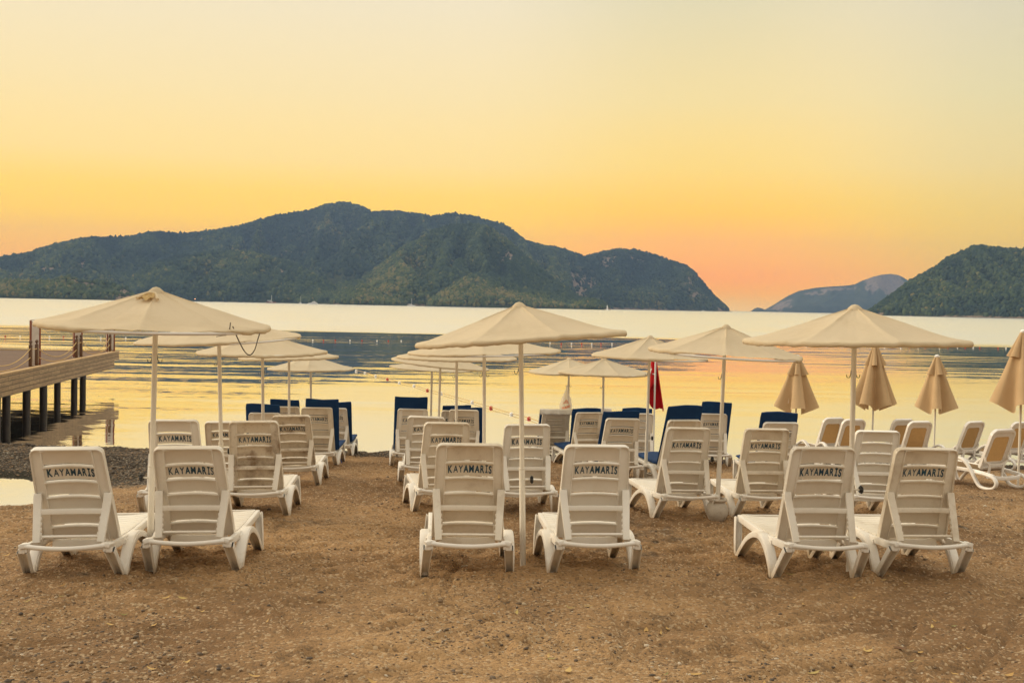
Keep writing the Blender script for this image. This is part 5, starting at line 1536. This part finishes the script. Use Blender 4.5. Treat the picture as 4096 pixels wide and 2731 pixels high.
JO = Vector((-13.33, 27.4, 0)); JA = math.atan2(1.55, 10.9)
def jw(lx, ly, lz=0.0):
    return Vector((JO.x+lx*math.cos(JA)-ly*math.sin(JA), JO.y+lx*math.sin(JA)+ly*math.cos(JA), lz))
DECK = 1.24
def build_jetty():
    r = empty('jetty', JO, (0, 0, JA)); tag(r, 'wooden jetty on dark piles with weathered side boards, at the left edge', 'jetty')
    LEN = 13.4
    mb = MB(); mb.box((-9, -9, DECK-0.06), (-0.05, LEN, DECK)); me = mb.mesh('deck', M['deck'], 0, 30); uv_box(me); link_mesh('deck', me, None, r)
    mb = MB(); mb.box((-0.10, -9, DECK+0.003), (0.045, LEN+0.04, DECK+0.035)); mb.build('edge_board', M['trim'], r, 0.006)
    mb = MB(); mb.box((-9, LEN-0.12, DECK+0.003), (-0.103, LEN+0.045, DECK+0.03)); mb.build('edge_board', M['trim'], r, 0.006)
    mb = MB()
    for k in range(4):
        ln = LEN+0.03 if k < 2 else LEN-0.75
        z1 = DECK-0.003-k*0.150
        mb.box((-0.02, -9, z1-0.145), (0.025+0.004*(k % 2), ln, z1))
    me = mb.mesh('side_boards', M['fascia'], 0.003, 30); uv_box(me); link_mesh('side_boards', me, None, r)
    mb = MB()
    for k in range(2):
        z1 = DECK-0.003-k*0.150
        mb.box((-9, LEN+0.002, z1-0.145), (-0.024, LEN+0.03, z1))
    me = mb.mesh('end_boards', M['fascia'], 0.003, 30); uv_box(me); link_mesh('end_boards', me, None, r)
    mb = MB()
    for ly in np.arange(-8.5, LEN-0.8, 1.6): mb.box((-8.8, ly-0.07, DECK-0.26), (-0.16, ly+0.07, DECK-0.064))
    for lx in (-0.35, -3.2, -6.0, -8.6): mb.box((lx-0.08, -9, DECK-0.44), (lx+0.08, LEN-0.85, DECK-0.262))
    mb.build('beams', M['pile'], r, 0.0)
    mb = MB(); mb.box((-0.5, LEN-0.62, DECK-0.46), (-0.42, LEN-0.55, DECK-0.25)); mb.box((-0.3, LEN-0.62, DECK-0.50), (-0.24, LEN-0.55, DECK-0.25)); mb.build('bracket', M['iron'], r)
    pm = None
    rg = random.Random(4)
    for px in (348, 314, 247, 191, 126, 46, 8, -60, -130):
        t = (px-2048)/F
        k = math.tan(JA)
        Y = (JO.x + k*JO.y)/(t+k)
        ly = (Y-JO.y)/math.cos(JA)
        mb = MB(); rr = rg.uniform(0.098, 0.11)
        mb.tube([(-0.13, ly, -2.2), (-0.13+rg.uniform(-.01, .01), ly, 0.3), (-0.13, ly, DECK-0.27)], rr, 14)
        mb.build('pile', M['pile'], r, 0, 50)
    for lx in (-3.2, -6.0, -8.6):
        for ly in (-6, -2, 2, 6, 9.5):
            mb = MB(); mb.tube([(lx, ly, -2.2), (lx, ly, DECK-0.45)], 0.085, 12); mb.build('pile', M['pile'], r, 0, 50)
    # pedestals on the deck
    for (px, py, d, h, label) in ((140, 1463, 31.4, 1.34, 'white and red-brown wooden pedestal nearest on the jetty'),
                               (310, 1431, 36.0, 1.34, 'white and red-brown wooden pedestal in the middle of the jetty'),
                               (441, 1404, 40.2, 1.34, 'white and red-brown wooden pedestal at the far end of the jetty')):
        p = at(px, py, d)
        q = empty('pedestal', (p.x, d, DECK+0.004), (0, 0, R(28))); tag(q, label, 'pedestal', 'pedestals on the jetty')
        a, b = 0.125, 0.125
        mb = MB()
        for sx_ in (-1, 1):
            for sy in (-1, 1): mb.box((sx_*a-0.022, sy*b-0.022, 0.015), (sx_*a+0.022, sy*b+0.022, h))
        for off in (-0.033, 0.033): mb.box((a-0.004, off-0.014, 0.05), (a+0.020, off+0.014, h-0.02))
        mb.build('corner_posts', M['redwood'], q, 0.003)
        mb = MB(); mb.box((-a+0.024, -b-0.010, 0.07), (a-0.024, -b+0.004, h-0.03)); mb.box((-a+0.024, b-0.004, 0.07), (a-0.024, b+0.010, h-0.03))
        mb.box((a-0.012, -b+0.024, 0.07), (a-0.006, b-0.024, h-0.03)); mb.box((-a-0.01, -b+0.024, 0.07), (-a+0.004, b-0.024, h-0.03))
        mb.build('panel', M['panel'], q, 0)
        mb = MB(); mb.box((-0.15, -0.15, 0.0), (0.15, 0.15, 0.014)); mb.build('base_plate', M['panel'], q, 0.002)
        mb = MB(); mb.box((-0.132, -0.132, h), (0.132, 0.132, h+0.025)); mb.build('top_plate', M['panel'], q, 0.003)
    # rope posts in pairs and the ropes between
    pairs = [(-0.14, 3.29), (-0.14, 8.22), (-0.14, 12.95), (-0.14, -1.7)]
    rp = []
    names = ['near', 'middle', 'far', 'shore']
    for (lx, ly), nm in zip(pairs, names):
        pr = []
        for k, off in enumerate((-0.29, 0.29)):
            w_ = jw(lx, ly+off, DECK+0.036)
            q = empty('rope_post', w_, (0, 0, JA)); q.scale = (1.2, 1.2, 1.2)
            side = 'landward' if k == 0 else 'seaward'
            tag(q, f'dark turned wooden rope post, {side} one of the {nm} pair on the jetty edge', 'post', 'rope posts along the jetty edge')
            mb = MB(); mb.box((-0.036, -0.036, 0), (0.036, 0.036, 0.50)); mb.build('shaft', M['darkwood'], q, 0.004)
            mb = MB(); mb.lathe([(0.040, 0.50), (0.046, 0.51), (0.040, 0.525), (0.020, 0.535), (0.022, 0.55), (0.040, 0.572), (0.043, 0.595), (0.034, 0.62), (0.012, 0.632)], 16); mb.build('finial', M['darkwood'], q, 0, 50)
            pr.append(Vector((w_.x, w_.y, w_.z)))
        rp.append(pr)
    def rope(a, b, z, sg, label):
        pts = []
        for k in range(17):
            t = k/16; p = a.lerp(b, t); pts.append((p.x+0.03*math.sin(3*t), p.y, p.z+z-sg*4*t*(1-t)))
        mb = MB(); mb.tube(pts, 0.012, 8); tag(mb.build('rope', M['rope'], None, 0, 60), label, 'rope', 'straw-coloured ropes along the jetty')
    order = [3, 0, 1, 2]
    nm2 = ['shore and near pairs', 'near and middle pairs', 'middle and far pairs']
    for i in range(3):
        a = rp[order[i]][1]; b = rp[order[i+1]][0]
        rope(a, b, 0.53, 0.37, f'straw-coloured upper rope sagging between the {nm2[i]} of jetty posts')
        rope(a, b, 0.27, 0.25, f'straw-coloured lower rope sagging between the {nm2[i]} of jetty posts')
    for i, nm in enumerate(names[:3]):
        rope(rp[i][0], rp[i][1], 0.5, 0.01, f'short straw-coloured rope joining the two posts of the {nm} jetty pair')

# ------------------------------------------------------------------ buoys and boats
def build_buoys():
    def floats(lst, z, size, glabel, lab):
        for kk in ('white', 'red'):
            pass
        proto = {}
        n = 0
        for (px, py, c) in lst:
            p = on_water(px, py, z)
            if c not in proto:
                mb = MB(); mb.lathe([(0.004, -0.5), (0.20, -0.47), (0.36, -0.33), (0.42, -0.12), (0.42, 0.12), (0.36, 0.33), (0.20, 0.47), (0.004, 0.5)], 18)
                proto[c] = mb.mesh('buoy', M['buoy_red'] if c == 'r' else M['buoy_white'], 0, 50)
            o = link_mesh('buoy', proto[c]); o.location = (p.x, p.y, z); o.scale = (size, size, size)
            if lab == 'near': o.rotation_euler = (R(80), 0.3, R(45))
            col = 'red' if c == 'r' else 'white'
            yield o, col, p
    near = [(1425,1482,'w'),(1460,1490,'w'),(1503,1503,'w'),(1550,1515,'r'),(1598,1529,'w'),(1656,1542,'w'),(1710,1560,'r'),(1764,1573,'w'),(1889,1608,'w'),(1964,1630,'r'),(2046,1655,'w'),(2116,1673,'r')]
    where = ['farthest out of the near rope', 'second from the outer end of the near rope', 'third from the outer end of the near rope', 'outermost red one on the near rope',
             'just shoreward of the outermost red float', 'beside the fourth middle parasol, seaward', 'left of the rearmost middle parasol poles', 'between the thin parasol poles',
             'right of the third middle parasol pole', 'right of the second middle parasol pole', 'between two red floats near the shore', 'nearest the shore']
    pts = []
    for i, (o, col, p) in enumerate(floats(near, 0.035, 0.125, '', 'near')):
        tag(o, f'{col} float on the near rope, {where[i]}', 'buoy', 'floats on the near swimming rope'); pts.append(p)
    pts.append(on_water(2180, 1695, 0.05)); pts.append(on_water(2290, 1745, 0.05))
    mb = MB(); mb.tube(catmull([(p.x, p.y, 0.05) for p in pts], 4), 0.013, 6); tag(mb.build('buoy_rope', M['rope'], None, 0, 60), 'pale swimming rope slanting from the shore out across the water', 'rope')
    far = [(21,1345,'r'),(80,1345,'w'),(198,1346,'w'),(254,1347,'r'),(403,1351,'w'),(503,1351,'w'),(1251,1360,'w'),(1294,1361,'r'),(1341,1361,'r'),(1400,1361,'w'),(1448,1362,'r'),(1508,1363,'w'),(1553,1363,'r'),(1605,1363,'w'),
           (2200,1371,'w'),(2245,1374,'r'),(2286,1373,'w'),(2327,1374,'r'),(2367,1374,'w'),(2404,1374,'r'),(2448,1374,'w'),(3171,1382,'r'),(3225,1382,'w'),(3261,1383,'r'),(3324,1383,'w'),(3369,1383,'w'),
           (3538,1387,'w'),(3570,1386,'r'),(3603,1389,'w'),(3637,1387,'r'),(3673,1389,'w'),(3701,1388,'r'),(3758,1390,'w'),(3792,1389,'r'),(3830,1389,'w'),(3861,1390,'r'),(3893,1390,'w'),(3919,1390,'r'),(3992,1391,'r'),(4024,1391,'w')]
    seg = [('left of the jetty pedestals', 0, 110), ('behind the jetty pedestals', 110, 560), ('between left and middle parasols', 560, 1700),
           ('right of the large middle parasol', 1700, 2600), ('below the large right parasol', 2600, 3400), ('in the dark water at right', 3400, 4200)]
    cnt = {}
    ordn = ['first', 'second', 'third', 'fourth', 'fifth', 'sixth', 'seventh', 'eighth', 'ninth']
    pts = []
    for i, (o, col, p) in enumerate(floats(far, 0.04, 0.14, '', 'far')):
        s = [q[0] for q in seg if q[1] <= far[i][0] < q[2]][0]
        cnt[(s, col)] = cnt.get((s, col), 0)+1
        tag(o, f'{ordn[cnt[(s, col)]-1]} {col} float from the left on the far line, {s}', 'buoy', 'floats on the far swimming line'); pts.append(p)
    mb = MB(); mb.tube([(p.x, p.y, 0.04) for p in pts], 0.005, 6); tag(mb.build('buoy_rope', M['rope'], None, 0, 60), 'thin rope joining the far line of floats right across the bay', 'rope')

def hull(L_, B_, Hh, bow=0.35):
    st = 11; vs = []; sec = 7
    for i in range(st):
        t = i/(st-1); x = (t-0.5)*L_
        w_ = B_/2*(min(1, 0.75+1.0*t)) if t < 0.4 else B_/2*max(0.02, 1-((t-0.4)/0.6)**2.2)
        sheer = Hh*(1+bow*max(0, t-0.4)**1.5)
        for k in range(sec):
            a = k/(sec-1)*2-1
            zz = sheer if abs(a) == 1 else (-0.3*Hh + (sheer+0.3*Hh)*abs(a)**2.2)
            vs.append((x, w_*a*(1 if abs(a) > 0.5 else 1), zz))
    fs = []
    for i in range(st-1):
        for k in range(sec-1): fs.append((i*sec+k, i*sec+k+1, (i+1)*sec+k+1, (i+1)*sec+k))
        fs.append((i*sec, (i+1)*sec, (i+1)*sec+sec-1, i*sec+sec-1))
    fs.append(tuple(range(sec)))
    return vs, fs

def build_boats():
    def boat(px, d, ang, label, kind, Ln, mast=0.0, mat='white'):
        p = at(px, hor(px), d)
        r = empty(kind, (p.x, d, 0), (0, 0, R(ang))); tag(r, label, 'boat', 'boats moored under the far hills')
        mb = MB(); mb.add(*hull(Ln, Ln*0.28, Ln*0.10)); mb.build('hull', M[mat], r, 0, 40)
        if mast:
            mb = MB(); mb.tube([(Ln*0.05, 0, Ln*0.1), (Ln*0.05, 0, mast)], Ln*0.014, 8); mb.build('mast', M['white'], r, 0, 40)
            mb = MB(); mb.tube([(Ln*0.05, 0, Ln*0.24), (-Ln*0.38, 0, Ln*0.23)], Ln*0.022, 8); mb.build('boom', M['white'], r, 0, 40)
            mb = MB(); mb.box((-Ln*0.22, -Ln*0.07, Ln*0.1), (Ln*0.2, Ln*0.07, Ln*0.155)); mb.build('cabin', M['white'], r, Ln*0.01)
        else:
            mb = MB(); mb.box((-Ln*0.38, -Ln*0.10, Ln*0.1), (Ln*0.2, Ln*0.10, Ln*0.19)); mb.build('cabin', M['white'], r, Ln*0.015)
            mb = MB(); mb.box((-Ln*0.25, -Ln*0.08, Ln*0.195), (Ln*0.05, Ln*0.08, Ln*0.265)); mb.build('flybridge', M['white'], r, Ln*0.015)
            mb = MB(); mb.box((-Ln*0.34, -Ln*0.103, Ln*0.135), (Ln*0.16, Ln*0.103, Ln*0.165)); mb.build('windows', M['black'], r, 0)
            mb = MB(); mb.tube([(-Ln*0.12, 0, Ln*0.26), (-Ln*0.16, 0, Ln*0.36)], Ln*0.012, 6); mb.build('radar_arch', M['white'], r, 0)
    boat(1084, 2000, 10, 'wooden gulet with a pale awning under the left hillside', 'gulet', 19, 15, 'redwood')
    boat(1202, 1720, 80, 'white sailing yacht end-on, left of the motor yacht', 'sailing_yacht', 10, 12.5)
    boat(1252, 1650, 175, 'white motor yacht at the foot of the big hill', 'motor_yacht', 15)
    boat(1645, 1640, 12, 'white sailing yacht moored left of the middle parasol top', 'sailing_yacht', 12, 12.0)
    boat(2813, 2500, 5, 'tiny white motor boat off the right end of the main hills', 'motor_boat', 9)
    # harbour light on the point
    p = at(2429, hor(2429), 1735)
    r = empty('beacon', (p.x, 1735, 0)); tag(r, 'small white lighthouse on the low green point', 'lighthouse')
    mb = MB(); mb.lathe([(2.2, -1), (2.2, 1.0), (2.0, 1.1)], 14); mb.build('plinth', M['white'], r, 0, 30)
    mb = MB(); mb.lathe([(0.95, 1.1), (0.75, 5.6), (1.2, 5.7), (1.2, 5.95)], 14); mb.build('tower', M['white'], r, 0, 30)
    mb = MB(); mb.lathe([(0.55, 5.95), (0.55, 7.0), (0.8, 7.1), (0.1, 7.9)], 12); mb.build('lantern', M['white'], r, 0, 30)
    # two lit lamps on the shore
    m, nt, b = nmat('lit_lamp'); b.inputs['Emission Color'].default_value = (1, 0.35, 0.06, 1); b.inputs['Emission Strength'].default_value = 6
    for px, lab in ((730, 'left lit orange lamp on the far left shore'), (780, 'right lit orange lamp on the far left shore')):
        p = at(px, hor(px)-3, 1980)
        r = empty('shore_lamp', (p.x, 1980, 0)); tag(r, lab, 'lamp', 'lit lamps on the far shore')
        mb = MB(); mb.tube([(0, 0, -1), (0, 0, 4.2)], 0.12, 8); mb.build('post', M['iron'], r)
        mb = MB(); mb.sphere((0, 0, 4.6), 0.75, 10, 8); mb.build('lamp_globe', m, r)

# ------------------------------------------------------------------ build all
zat = build_sand()
build_sea()
build_pebbles(zat)
build_hills()
build_loungers()
for k, (i, du, ov, lab, colr, rl, st) in enumerate(CUSHIONS):
    build_cushion(i, du, ov, lab, colr, True, rl, k, st)
build_towel(29, 0.05, 'white towel draped over the lounger top left of the hanging bag')
build_towel(30, 0.04, 'pale towel over the rearmost lounger top behind the navy cushions', 0.285)
build_parasols()
build_pots()
build_flag()
build_bag()
build_folded()
build_resin()
build_jetty()
build_buoys()
build_boats()
SC.cycles.volume_bounces = 0
SC.cycles.max_bounces = 8
SC.cycles.use_denoising = True
SC.cycles.denoising_prefilter = 'ACCURATE'
